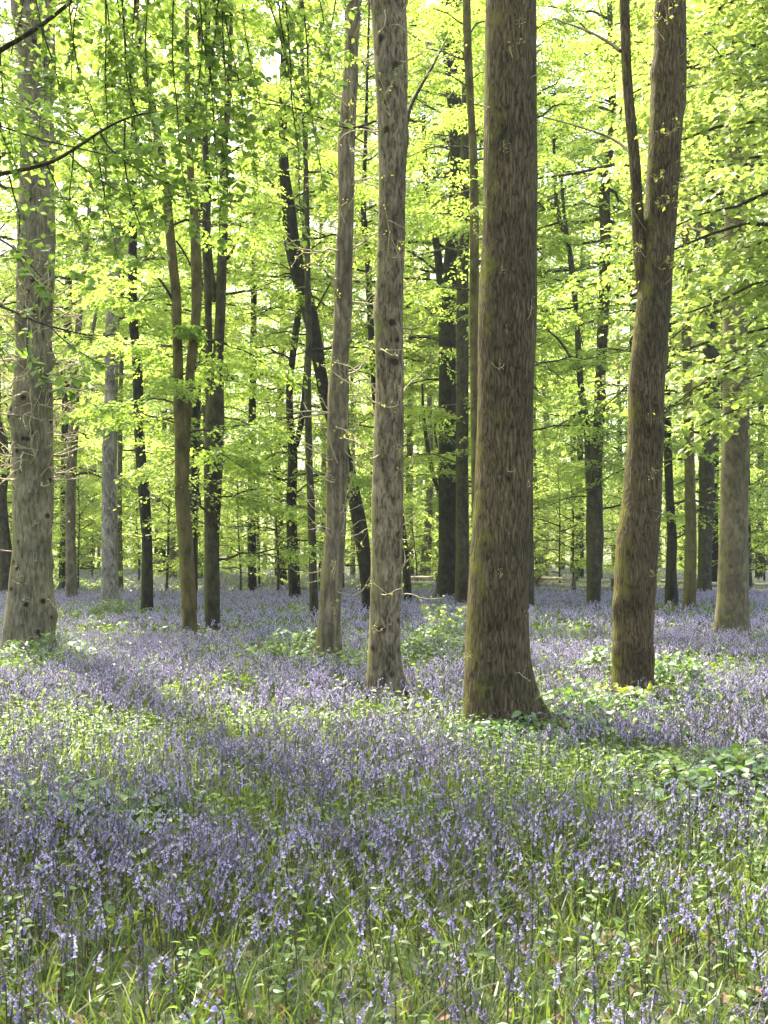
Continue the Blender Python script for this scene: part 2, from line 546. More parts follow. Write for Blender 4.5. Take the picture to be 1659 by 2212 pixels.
def sprigs(wood, lv, rng, spine, rad, hs, n, length=(.25, .7), leaf=.035, nleaf=4, curl=.6, front=.5, thick=.004):
    """thin curling shoots growing straight out of a trunk, with a few young leaves at the tips"""
    h = rng.uniform(hs[0], hs[1], n)
    a = np.where(rng.random(n) < front, rng.normal(-np.pi / 2, .9, n), rng.uniform(-np.pi, np.pi, n))
    d = np.stack([np.cos(a), np.sin(a), 0 * a], -1)
    L = rng.uniform(length[0], length[1], n)
    P = np.concatenate([spine(h), h[:, None]], 1) + d * (rad(h) * .9)[:, None]
    K = 7
    pts = [P]
    dd = nrm(d + np.array([0, 0, 1]) * rng.normal(.15, .4, n)[:, None])
    for k in range(K - 1):
        dd = nrm(dd + rng.normal(0, curl * .45, (n, 3)) + np.array([0, 0, .06]))
        pts.append(pts[-1] + dd * (L / (K - 1))[:, None])
    C = np.stack(pts, 1)
    tubes(wood, C, thick * (1.15 - np.linspace(0, 1, K))[None] * rng.uniform(.7, 1.3, n)[:, None] + .0012, 4)
    # one side shoot each
    st = C[:, 3]
    sd = nrm(rng.normal(0, 1, (n, 3)) + dd)
    C2 = st[:, None] + sd[:, None] * (L * .4)[:, None, None] * np.linspace(0, 1, 4)[None, :, None]
    tubes(wood, C2, np.full((n, 4), .0022) * thick / .004, 3)
    if nleaf:
        for src in (C[:, -1], C2[:, -1], C[:, -3]):
            Q = np.repeat(src, nleaf, 0) + rng.normal(0, leaf * .6, (n * nleaf, 3))
            leaf_quads(lv, Q, rng.normal(0, 1, Q.shape), nrm(np.array([0, -.3, 1]) + rng.normal(0, .5, Q.shape)), leaf * rng.uniform(.6, 1.3, len(Q)), .6)


# ------------------------------------------------------------------ the trees one can tell apart
def tree(name, label, bark, base_y, pts, top, forks=(), limbs=(), crown=None, sprig=None, seed=0, roots=0, rootang=None,
         rough=.05, cat='tree', group=None, D=None, segs=32, burrs=0):
    D = D or dist_of(base_y)
    path = stem_path(pts, D, min(top * 1.2, EYE + .5 * D + 4) if name == 'beech_tree' and D < 60 else top)
    base = np.array([path[0][0], D, 0.0])
    root = thing(name, base, label, cat, group)
    tm = Mesh()
    trunk_mesh(tm, path, base, segs, .12 if name == 'beech_tree' else .07, rough=rough, roots=roots, seed=seed, rootang=rootang, burrs=burrs)
    spine = spine_of(path, base)
    for k, (fp, ft) in enumerate(forks):
        trunk_mesh(tm, stem_path(fp, D, ft, ground=False), base, 16, rough=rough, seed=seed + 31 + k)
    tm.build('trunk', M[bark], root, True)
    rng = np.random.default_rng(100 + seed)
    wood, lv = Mesh(), Mesh()
    if limbs:
        for lp in limbs:
            w = np.array([[*at(x, y, D + dz), wd / 2 * D / F] for (y, x, wd, dz) in lp])
            c = catmull(w, .1)
            lm = Mesh()
            tubes(lm, (c[:, :3] - base)[None], c[:, 3][None], 6)
            lm.build('limb', M['branch'], root, True)
    if crown:
        for cr in (crown if isinstance(crown, (list, tuple)) else [crown]):
            cr = dict(cr)
            if name == 'beech_tree' and D < 60:      # crowns cut off just above the frame to let more sun in
                cr['H'] = max(cr['h0'] + 2, min(cr['H'], EYE + .5 * D + 2.5))
            cw, cl = crown_data(rng, spine, **cr)
            for src, dst in ((cw, wood), (cl, lv)):
                dst_n = dst.n
                dst.v += src.v
                dst.f += [(f + dst_n, mt) for f, mt in src.f]
                dst.n += src.n
    if wood.n:
        wood.build('branches', M['branch'], root, True)
    if lv.n:
        lv.build('crown', M[crown_leaf(bark)], root)
    if sprig:
        P = np.asarray(path)
        zz, rr = P[:, 2], P[:, 3]
        sw, sl = Mesh(), Mesh()
        for sp in sprig:
            sprigs(sw, sl, rng, spine, lambda h: np.interp(h, zz, rr), **sp)
        tag(sw.build('shoots', M['twig'], root, True), kind='stuff')
        if sl.n:
            tag(sl.build('shoot_leaves', M['oak_leaf'], root), kind='stuff')
    return root


def crown_leaf(bark):
    return 'oak_leaf' if 'oak' in bark else 'beech_leaf'


OAK_TOP = dict(n=12, ns=7, nt=6, nl=6, leaf=.10, e_lo=18, e_hi=60, droop=.12, flat=.6)  # oak crowns out of view above the frame, added only for their shade


def beech(h0, H, R, n=34, **k):
    d = dict(h0=h0, H=H * 1.22, R=R, n=int(n * 1.35), ns=8, nt=7, nl=11, leaf=.105, front=.85)
    d.update(k)
    return d


# --- the six oaks in front
tree('oak_tree', 'thick pale oak at the left edge, bristling with curling shoots', 'oak_bark_mossy', 1412,
     [(1405, 61, 107), (1355, 63, 103), (1285, 66, 91), (1180, 69, 76), (1077, 71, 85), (905, 68, 90), (764, 73, 78), (700, 74, 78), (530, 78, 79),
      (400, 80, 74), (250, 80, 69), (150, 81, 80), (0, 70, 98)], 21, seed=1, burrs=46, roots=5, rough=.07,
     crown=dict(OAK_TOP, h0=11.5, H=20, R=4.5), D=16.5,
     sprig=[dict(hs=(2.6, 5.6), n=110, length=(.35, 1.0), nleaf=3, thick=.011), dict(hs=(5.6, 10.5), n=30, length=(.3, .8), nleaf=3, thick=.008),
            dict(hs=(.6, 2.6), n=16, length=(.2, .6), nleaf=1, thick=.005)])
tree('oak_tree', 'slim crooked oak with wispy shoots, just left of the straight grey oak', 'flaky_oak_bark', 1418,
     [(1400, 710, 54), (1335, 711, 49), (1250, 717, 47), (1165, 725, 43), (1085, 728, 42), (1000, 730, 45), (915, 730, 45), (832, 729, 41), (748, 736, 38),
      (664, 741, 38), (600, 742, 39), (450, 748, 34), (300, 749, 39), (200, 755, 31), (100, 759, 29), (0, 767, 32)], 21, seed=2, burrs=60, roots=4, rough=.09,
     crown=dict(OAK_TOP, h0=11, H=20, R=3.6, n=9),
     limbs=[[(262, 733, 5, 0), (262, 705, 5, -.2), (243, 665, 4, -.5), (225, 615, 3, -.8), (210, 560, 2, -1)],
            [(275, 775, 5, 0), (265, 790, 6, -.1), (290, 812, 4, -.3)]],
     sprig=[dict(hs=(.6, 2.4), n=16, length=(.3, .8), nleaf=4, thick=.006), dict(hs=(2.4, 9.5), n=70, length=(.3, 1.05), nleaf=4, thick=.0085, front=.3)])
tree('oak_tree', 'straight grey oak with mossy left flank and dark side branch', 'grey_oak_bark', 1478,
     [(1470, 831, 76), (1380, 829, 66), (1250, 834, 69), (1165, 835, 67), (1085, 836, 68), (1000, 838, 66), (915, 840, 65), (832, 842, 60), (748, 841, 63),
      (700, 840, 60), (560, 844, 60), (400, 847, 58), (270, 848, 66), (150, 845, 73), (0, 839, 76)], 22, seed=3, burrs=30, roots=5, rough=.05,
     crown=dict(OAK_TOP, h0=10.5, H=21, R=4.2, n=10),
     limbs=[[(300, 872, 12, 0), (238, 881, 9, .2), (194, 904, 8, .4), (143, 935, 6, .6), (102, 955, 4, .8), (70, 972, 2, 1)],
            [(262, 812, 6, 0), (268, 790, 5, -.1), (280, 760, 5, -.4), (270, 720, 4, -.8), (243, 680, 4, -1.2), (232, 630, 3, -1.6), (220, 545, 2, -2)]],
     sprig=[dict(hs=(.5, 3), n=16, length=(.2, .6), nleaf=3, thick=.0045, front=.4), dict(hs=(3, 8), n=28, length=(.3, .9), nleaf=3, thick=.007, front=.4)])
tree('oak_tree', 'biggest dark oak with deep furrowed bark and a mossy root flare', 'oak_bark', 1568,
     [(1555, 1078, 150), (1500, 1075, 146), (1441, 1073, 140), (1378, 1072, 136), (1252, 1076, 130), (1084, 1085, 123), (1000, 1088, 121), (832, 1092, 123),
      (700, 1096, 128), (600, 1098, 124), (500, 1100, 120), (300, 1103, 117), (150, 1103, 114), (0, 1104, 112)], 22, seed=4, segs=48, rough=.03,
     rootang=[(np.pi, .14, .6), (np.pi, .95, .22), (4.4, .3, .3), (1.9, .12, .3), (.5, .06, .25), (5.6, .25, .3)], roots=1, D=9.4,
     crown=dict(OAK_TOP, h0=10, H=21, R=4.5, n=11),
     sprig=[dict(hs=(.2, 4), n=14, length=(.08, .25), nleaf=2, thick=.003, leaf=.02), dict(hs=(4, 6.6), n=12, length=(.1, .3), nleaf=3, leaf=.025, thick=.003)])
tree('oak_tree', 'forked brown oak leaning right, its second stem splitting off halfway up', 'oak_bark', 1483,
     [(1475, 1367, 86), (1378, 1368, 87), (1252, 1373, 86), (1168, 1376, 89), (1084, 1386, 86), (1000, 1391, 81), (915, 1395, 80), (832, 1394, 82), (748, 1403, 78),
      (664, 1412, 75), (578, 1420, 66), (476, 1429, 70), (374, 1431, 71), (272, 1438, 71), (170, 1445, 75), (68, 1448, 71), (0, 1450, 66)], 21, seed=5, burrs=40, roots=5, rough=.06,
     forks=[([(660, 1396, 30), (600, 1386, 30), (540, 1380, 28), (476, 1377, 26), (374, 1374, 25), (306, 1367, 25), (238, 1360, 24), (170, 1354, 23), (102, 1352, 22), (0, 1348, 21)], 17)],
     limbs=[[(110, 1340, 9, 0), (85, 1308, 7, .2), (62, 1260, 6, .5), (48, 1215, 4, .8), (35, 1185, 2, 1)],
            [(330, 1362, 7, 0), (300, 1330, 6, .3), (278, 1265, 5, .6), (262, 1210, 4, 1), (250, 1165, 2, 1.3)]],
     crown=dict(OAK_TOP, h0=10.5, H=20, R=4.2, n=10),
     sprig=[dict(hs=(3, 7.9), n=30, length=(.15, .5), nleaf=5, leaf=.05, thick=.004), dict(hs=(.4, 3), n=8, length=(.1, .3), nleaf=2, thick=.003)])
tree('beech_tree', 'smooth pale grey beech with a swollen foot standing at the right edge', 'smooth_grey_bark', 1362,
     [(1355, 1582, 70), (1252, 1584, 63), (1084, 1586, 58), (958, 1589, 57), (832, 1590, 55), (748, 1588, 55), (664, 1587, 53), (560, 1588, 47), (400, 1587, 40), (200, 1590, 34), (0, 1592, 28)],
     20, seed=6, roots=4, rough=.04,
     limbs=[[(705, 1612, 7, 0), (690, 1630, 7, .1), (668, 1652, 6, .2), (640, 1690, 5, .4), (620, 1740, 3, .8)]],
     crown=beech(5, 20, 4.2, 26, leaf=.10))

# --- the dark beeches behind them
tree('beech_tree', 'slim grey beech forking high up, right of the thick oak at the left edge', 'smooth_grey_bark', 1288,
     [(1282, 154, 25), (1145, 152, 21), (1008, 153, 22), (940, 158, 22), (870, 160, 22), (829, 160, 18), (760, 164, 15), (640, 176, 12), (500, 190, 10)], 19, seed=7,
     forks=[([(840, 164, 16), (815, 178, 12), (760, 190, 9), (690, 205, 8), (640, 216, 6)], None)], crown=beech(3.5, 19, 4.2, 30))
tree('beech_tree', 'pale barked round trunk lit on its left side, left of the black leaning trunk', 'pale_bark', 1302,
     [(1298, 237, 36), (1180, 236, 34), (1077, 236, 31), (1008, 236, 32), (905, 239, 30), (800, 241, 28), (698, 243, 29), (530, 250, 23), (350, 252, 18), (150, 256, 14)], 20, seed=8, roots=4, rough=.06,
     crown=beech(6, 20, 3.6, 24))
tree('beech_tree', 'thin brown trunk half hidden behind the pale barked one', 'smooth_grey_bark', 1268,
     [(1264, 260, 12), (1112, 258, 11), (900, 260, 10), (700, 264, 9), (400, 266, 7)], 18, seed=9, crown=beech(3, 18, 3.2, 24, leaf=.1))
tree('beech_tree', 'near black beech trunk leaning left as it climbs, left of the olive forked beech', 'shaded_beech_bark', 1316,
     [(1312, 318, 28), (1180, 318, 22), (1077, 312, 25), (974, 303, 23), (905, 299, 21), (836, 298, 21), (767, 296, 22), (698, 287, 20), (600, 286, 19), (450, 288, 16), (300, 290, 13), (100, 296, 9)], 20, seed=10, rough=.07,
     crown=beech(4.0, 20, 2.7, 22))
tree('beech_tree', 'olive brown beech forking into two stems at half height, closest of the left group', 'olive_lit_beech_bark', 1363,
     [(1355, 411, 31), (1285, 407, 31), (1180, 402, 34), (1077, 392, 30), (974, 394, 33), (935, 393, 33), (900, 388, 26), (870, 385, 22), (802, 385, 22), (698, 382, 21), (650, 382, 21), (500, 367, 20), (400, 358, 20), (300, 341, 18),
      (230, 330, 16), (140, 310, 13), (40, 295, 9)], 20, seed=11, rough=.05,
     forks=[([(975, 398, 26), (900, 403, 20), (870, 406, 19), (802, 411, 20), (767, 414, 21), (698, 423, 20), (650, 425, 23), (560, 424, 24), (450, 419, 18), (380, 412, 16), (250, 406, 14), (100, 404, 10)], 17)],
     limbs=[[(655, 376, 7, 0), (625, 362, 6, -.1), (600, 342, 5, -.2)], [(520, 380, 4, 0), (545, 400, 4, .1), (580, 415, 3, .2)]],
     crown=[beech(3.4, 19, 2.5, 20), dict(h0=3.2, H=5.5, R=2.0, n=6, front=.4)])
tree('beech_tree', 'thin black stem tucked close behind the olive forked beech', 'shaded_beech_bark', 1310,
     [(1300, 418, 14), (1100, 418, 14), (900, 419, 14), (800, 420, 13), (600, 424, 11), (300, 428, 9)], 18, seed=12, crown=beech(5, 18, 3, 20))
tree('beech_tree', 'mottled beech dividing into two upright limbs, right of the olive forked beech', 'beech_bark', 1345,
     [(1340, 459, 33), (1180, 457, 31), (1077, 459, 37), (974, 462, 42), (905, 464, 40), (850, 465, 36), (800, 470, 27), (767, 471, 23), (698, 475, 22), (600, 478, 22), (500, 483, 20), (400, 483, 20), (300, 485, 17), (250, 491, 14), (100, 498, 10)], 21,
     seed=13, rough=.06,
     forks=[([(900, 455, 22), (830, 451, 17), (767, 451, 16), (650, 450, 15), (560, 447, 19), (500, 443, 18), (400, 449, 15), (300, 442, 14), (220, 445, 13), (60, 450, 9)], 18),
            ([(650, 466, 16), (610, 458, 14), (560, 452, 13), (470, 450, 9), (380, 455, 7)], None)],
     limbs=[[(790, 484, 12, 0), (828, 492, 13, -.1), (815, 505, 8, -.3)], [(560, 490, 8, 0), (540, 505, 7, -.1), (515, 517, 5, -.2), (480, 520, 3, -.2)]],
     crown=[beech(2.6, 20, 2.5, 20), dict(h0=1.2, H=3.5, R=2.2, n=7, droop=.2)])
tree('beech_tree', 'narrow dark trunk veiled by leaves, midway between the two forked beeches', 'shaded_beech_bark', 1269,
     [(1265, 545, 19), (1100, 543, 17), (900, 545, 16), (780, 547, 15), (500, 550, 12), (200, 552, 8)], 19, seed=14, crown=beech(1.2, 19, 3.6, 36, leaf=.1))
tree('beech_tree', 'black beech splitting into a tight V low down, left of the thin straight one', 'shaded_beech_bark', 1289,
     [(1284, 637, 26), (1168, 631, 24), (1084, 629, 22), (1000, 633, 22), (950, 631, 19), (915, 626, 15), (832, 625, 14), (748, 635, 15), (705, 641, 15), (660, 647, 11), (560, 655, 9), (300, 662, 7)], 19, seed=15,
     forks=[([(965, 638, 14), (920, 650, 13), (880, 655, 12), (830, 659, 11), (740, 665, 9), (640, 668, 8)], None)],
     limbs=[[(780, 632, 5, 0), (765, 615, 4, -.1), (760, 590, 4, -.3), (772, 560, 3, -.4), (765, 520, 2, -.4)], [(1035, 622, 6, 0), (1040, 605, 4, -.1), (1020, 575, 3, -.3)]],
     crown=[beech(3.2, 19, 2.8, 22), dict(h0=1.6, H=5, R=3, n=8, droop=.2)])
tree('beech_tree', 'thin straight dark beech between the V shaped black one and the crooked oak', 'beech_bark', 1319,
     [(1312, 678, 20), (1209, 675, 17), (1084, 672, 16), (1000, 668, 15), (915, 666, 15), (832, 664, 15), (740, 668, 14), (664, 665, 14), (510, 664, 12), (340, 660, 11), (170, 654, 9), (40, 650, 8)], 19, seed=16,
     crown=beech(3.2, 19, 2.4, 18))
tree('beech_tree', 'dark beech slanting steeply to the left, passing behind the crooked oak', 'shaded_beech_bark', 1312,
     [(1305, 795, 26), (1252, 791, 26), (1168, 783, 31), (1084, 768, 30), (1000, 748, 31), (915, 722, 28), (870, 704, 25), (790, 690, 27), (726, 679, 32), (664, 667, 34), (600, 646, 34), (510, 628, 36), (442, 624, 30), (391, 615, 23), (306, 611, 19), (238, 611, 18), (120, 612, 13)], 19,
     seed=17, rough=.05,
     limbs=[[(440, 612, 5, 0), (405, 590, 5, -.1), (360, 566, 4, -.2), (320, 550, 3, -.3)], [(600, 640, 5, 0), (585, 622, 4, -.1), (598, 600, 3, -.2)], [(700, 664, 6, 0), (655, 690, 5, -.2), (610, 714, 4, -.4)]],
     crown=beech(6, 19, 2.8, 20))
tree('beech_tree', 'slender dark stem leaning out from behind the straight grey oak', 'shaded_beech_bark', 1293,
     [(1288, 881, 18), (1209, 876, 16), (1084, 862, 16), (960, 840, 15), (880, 812, 14), (748, 803, 14), (664, 799, 15), (560, 795, 14), (500, 788, 13), (440, 784, 11), (300, 790, 8)], 18, seed=18, crown=beech(3.5, 18, 3, 24))
tree('beech_tree', 'broad almost black beech with green algae, forking left of the biggest oak', 'shaded_beech_bark', 1287,
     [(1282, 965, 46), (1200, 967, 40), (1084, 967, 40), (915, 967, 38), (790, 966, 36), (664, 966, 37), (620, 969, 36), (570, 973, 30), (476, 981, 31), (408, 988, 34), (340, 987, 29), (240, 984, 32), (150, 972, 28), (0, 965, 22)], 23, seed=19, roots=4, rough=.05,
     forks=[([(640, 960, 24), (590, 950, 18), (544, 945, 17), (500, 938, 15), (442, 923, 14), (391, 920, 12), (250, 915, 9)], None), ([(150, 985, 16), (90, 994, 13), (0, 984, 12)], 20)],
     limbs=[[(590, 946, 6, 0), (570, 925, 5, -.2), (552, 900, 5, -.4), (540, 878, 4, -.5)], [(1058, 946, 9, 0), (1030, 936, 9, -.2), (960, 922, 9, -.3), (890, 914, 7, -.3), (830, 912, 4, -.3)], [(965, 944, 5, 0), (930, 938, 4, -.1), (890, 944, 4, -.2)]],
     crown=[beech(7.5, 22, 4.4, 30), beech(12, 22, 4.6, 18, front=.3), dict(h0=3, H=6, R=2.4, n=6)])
tree('beech_tree', 'plain brown trunk pressed against the right flank of the broad black beech', 'beech_bark', 1302,
     [(1297, 998, 30), (1168, 999, 29), (1000, 998, 27), (832, 999, 27), (664, 999, 27), (578, 1000, 25), (450, 1003, 22), (300, 1004, 18), (100, 1006, 14)], 20, seed=20, roots=3,
     crown=[beech(5, 20, 3.2, 26), dict(h0=3, H=6, R=1.8, n=6)])
tree('beech_tree', 'slender smooth brown trunk rising just left of the biggest oak', 'olive_lit_beech_bark', 1335,
     [(1325, 1040, 24), (1100, 1031, 23), (900, 1027, 22), (680, 1024, 21), (510, 1025, 20), (408, 1024, 19), (340, 1023, 18), (272, 1019, 16), (170, 1013, 18), (68, 1009, 18), (0, 1008, 17)], 20, seed=21, crown=beech(6.5, 20, 2.8, 20))
tree('beech_tree', 'brown stem peeping out behind the right flank of the biggest oak', 'beech_bark', 1310,
     [(1304, 1145, 18), (1100, 1143, 17), (900, 1143, 16), (600, 1146, 13), (300, 1148, 10)], 18, seed=22, crown=beech(4, 18, 3, 22))
tree('beech_tree', 'greyish far trunk with a slight bow, right of the biggest oak', 'smooth_grey_bark', 1254,
     [(1250, 1160, 19), (1120, 1157, 17), (1000, 1152, 15), (900, 1151, 13), (600, 1156, 10), (300, 1160, 8)], 22, seed=23, D=58, crown=beech(5, 22, 4, 26, leaf=.12))
tree('beech_tree', 'pale far pole of a trunk, right of the bowed greyish one', 'pale_bark', 1236,
     [(1232, 1178, 15), (1084, 1180, 14), (940, 1182, 13), (800, 1176, 12), (700, 1173, 11), (500, 1172, 9), (300, 1172, 7)], 26, seed=24, D=74, crown=beech(10, 26, 4.5, 26, leaf=.14))
tree('beech_tree', 'tall double stemmed dark beech with a groove, between the biggest oak and the forked oak', 'beech_bark', 1302,
     [(1297, 1282, 30), (1168, 1285, 37), (1084, 1284, 36), (1000, 1285, 30), (915, 1294, 24), (790, 1298, 23), (664, 1304, 24), (640, 1306, 24), (510, 1308, 23), (408, 1305, 25), (357, 1311, 18), (306, 1321, 17), (204, 1323, 16), (100, 1320, 14), (0, 1316, 11)], 21, seed=25,
     forks=[([(1060, 1272, 14), (1000, 1270, 14), (915, 1268, 14), (832, 1254, 14), (748, 1249, 13), (664, 1245, 10), (640, 1241, 13), (561, 1233, 13), (527, 1228, 12), (459, 1203, 11), (408, 1200, 8), (300, 1196, 6)], None),
            ([(540, 1229, 10), (500, 1224, 8), (459, 1218, 8), (408, 1214, 7), (320, 1212, 5)], None)],
     limbs=[[(800, 1242, 6, 0), (770, 1232, 6, -.1), (730, 1205, 5, -.2), (712, 1180, 4, -.2), (690, 1165, 3, -.2)], [(520, 1295, 6, 0), (530, 1240, 5, -.3), (525, 1190, 4, -.5), (540, 1160, 3, -.5)],
            [(320, 1313, 7, 0), (250, 1338, 6, -.2), (230, 1345, 4, -.3)]],
     crown=[beech(4.2, 21, 3.2, 28), beech(10.5, 21, 4.4, 20, front=0), dict(h0=2.6, H=5.5, R=2.8, n=9)])
tree('beech_tree', 'knobbly dark stem close on the right of the forked oak', 'shaded_beech_bark', 1300,
     [(1296, 1450, 28), (1252, 1449, 22), (1168, 1452, 20), (1084, 1447, 19), (1000, 1444, 18), (915, 1441, 17), (832, 1440, 16), (600, 1446, 12), (300, 1455, 9)], 19, seed=26, rough=.12, crown=beech(3, 19, 3.4, 28))
tree('beech_tree', 'olive lit straight beech left of the two dark leaning trunks by the fence', 'olive_lit_beech_bark', 1308,
     [(1303, 1489, 28), (1168, 1493, 24), (1084, 1491, 23), (1000, 1490, 22), (915, 1488, 21), (790, 1485, 20), (664, 1481, 22), (595, 1481, 19), (510, 1481, 18), (408, 1475, 15), (340, 1471, 12), (150, 1470, 9)], 20, seed=27,
     forks=[([(600, 1484, 12), (560, 1492, 11), (530, 1504, 9), (480, 1512, 7)], None)],
     crown=beech(3.2, 20, 3.6, 30))
tree('beech_tree', 'dark beech leaning right in front of the log fence, beside the olive straight one', 'beech_bark', 1272,
     [(1268, 1521, 27), (1168, 1524, 30), (1084, 1526, 32), (1000, 1527, 34), (915, 1533, 33), (832, 1537, 32), (748, 1532, 29), (664, 1532, 28), (544, 1535, 26), (400, 1532, 22), (200, 1532, 16), (0, 1536, 10)], 24, seed=28, D=43, roots=3,
     limbs=[[(830, 1552, 8, 0), (800, 1560, 7, -.2), (760, 1566, 5, -.3)]],
     crown=beech(3.2, 24, 4.4, 36, leaf=.1))
tree('beech_tree', 'thin dark trunk behind the leaning beech at the log fence', 'shaded_beech_bark', 1257,
     [(1252, 1543, 18), (1100, 1543, 16), (900, 1548, 14), (600, 1550, 10)], 21, seed=29, D=52, crown=beech(2.2, 21, 3.6, 30, leaf=.11))
tree('beech_tree', 'dark crooked beech cut off by the left edge behind the shoot covered oak', 'beech_bark', 1277,
     [(1272, 14, 28), (1215, 14, 30), (1150, 8, 24), (1080, 4, 20), (980, 4, 18), (900, -4, 16), (700, -20, 13), (400, -30, 10)], 19, seed=30,
     forks=[([(1075, 8, 10), (1000, 18, 9), (950, 12, 8), (900, 0, 8), (860, -12, 6)], None)], crown=beech(3, 19, 3.8, 30))
tree('beech_tree', 'brownish grey far trunk showing between the straight grey oak and the broad black beech', 'smooth_grey_bark', 1236,
     [(1232, 886, 17), (1100, 884, 15), (900, 886, 14), (810, 888, 12), (500, 890, 9)], 25, seed=32, D=78, crown=beech(8, 25, 4.5, 26, leaf=.14))
tree('beech_tree', 'far leaning grey trunk just left of the broad black beech', 'smooth_grey_bark', 1240,
     [(1236, 918, 24), (1150, 924, 18), (1020, 930, 13), (900, 928, 11), (500, 924, 8)], 25, seed=33, D=72, crown=beech(6, 25, 4.5, 28, leaf=.14))
tree('beech_tree', 'short dark far trunk showing left of the double stemmed beech', 'shaded_beech_bark', 1240,
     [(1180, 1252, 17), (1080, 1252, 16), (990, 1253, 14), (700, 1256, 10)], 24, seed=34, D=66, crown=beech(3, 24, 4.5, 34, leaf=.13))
tree('beech_tree', 'dark far trunk near the right edge, beyond the log fence', 'shaded_beech_bark', 1230,
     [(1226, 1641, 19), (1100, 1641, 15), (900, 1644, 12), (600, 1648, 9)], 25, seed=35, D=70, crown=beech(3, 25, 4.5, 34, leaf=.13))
tree('beech_tree', 'greyish far trunk left of the olive forked beech base', 'smooth_grey_bark', 1238,
     [(1234, 373, 17), (1130, 371, 13), (1000, 370, 11), (700, 372, 8)], 25, seed=36, D=70, crown=beech(6, 25, 4.5, 28, leaf=.14))


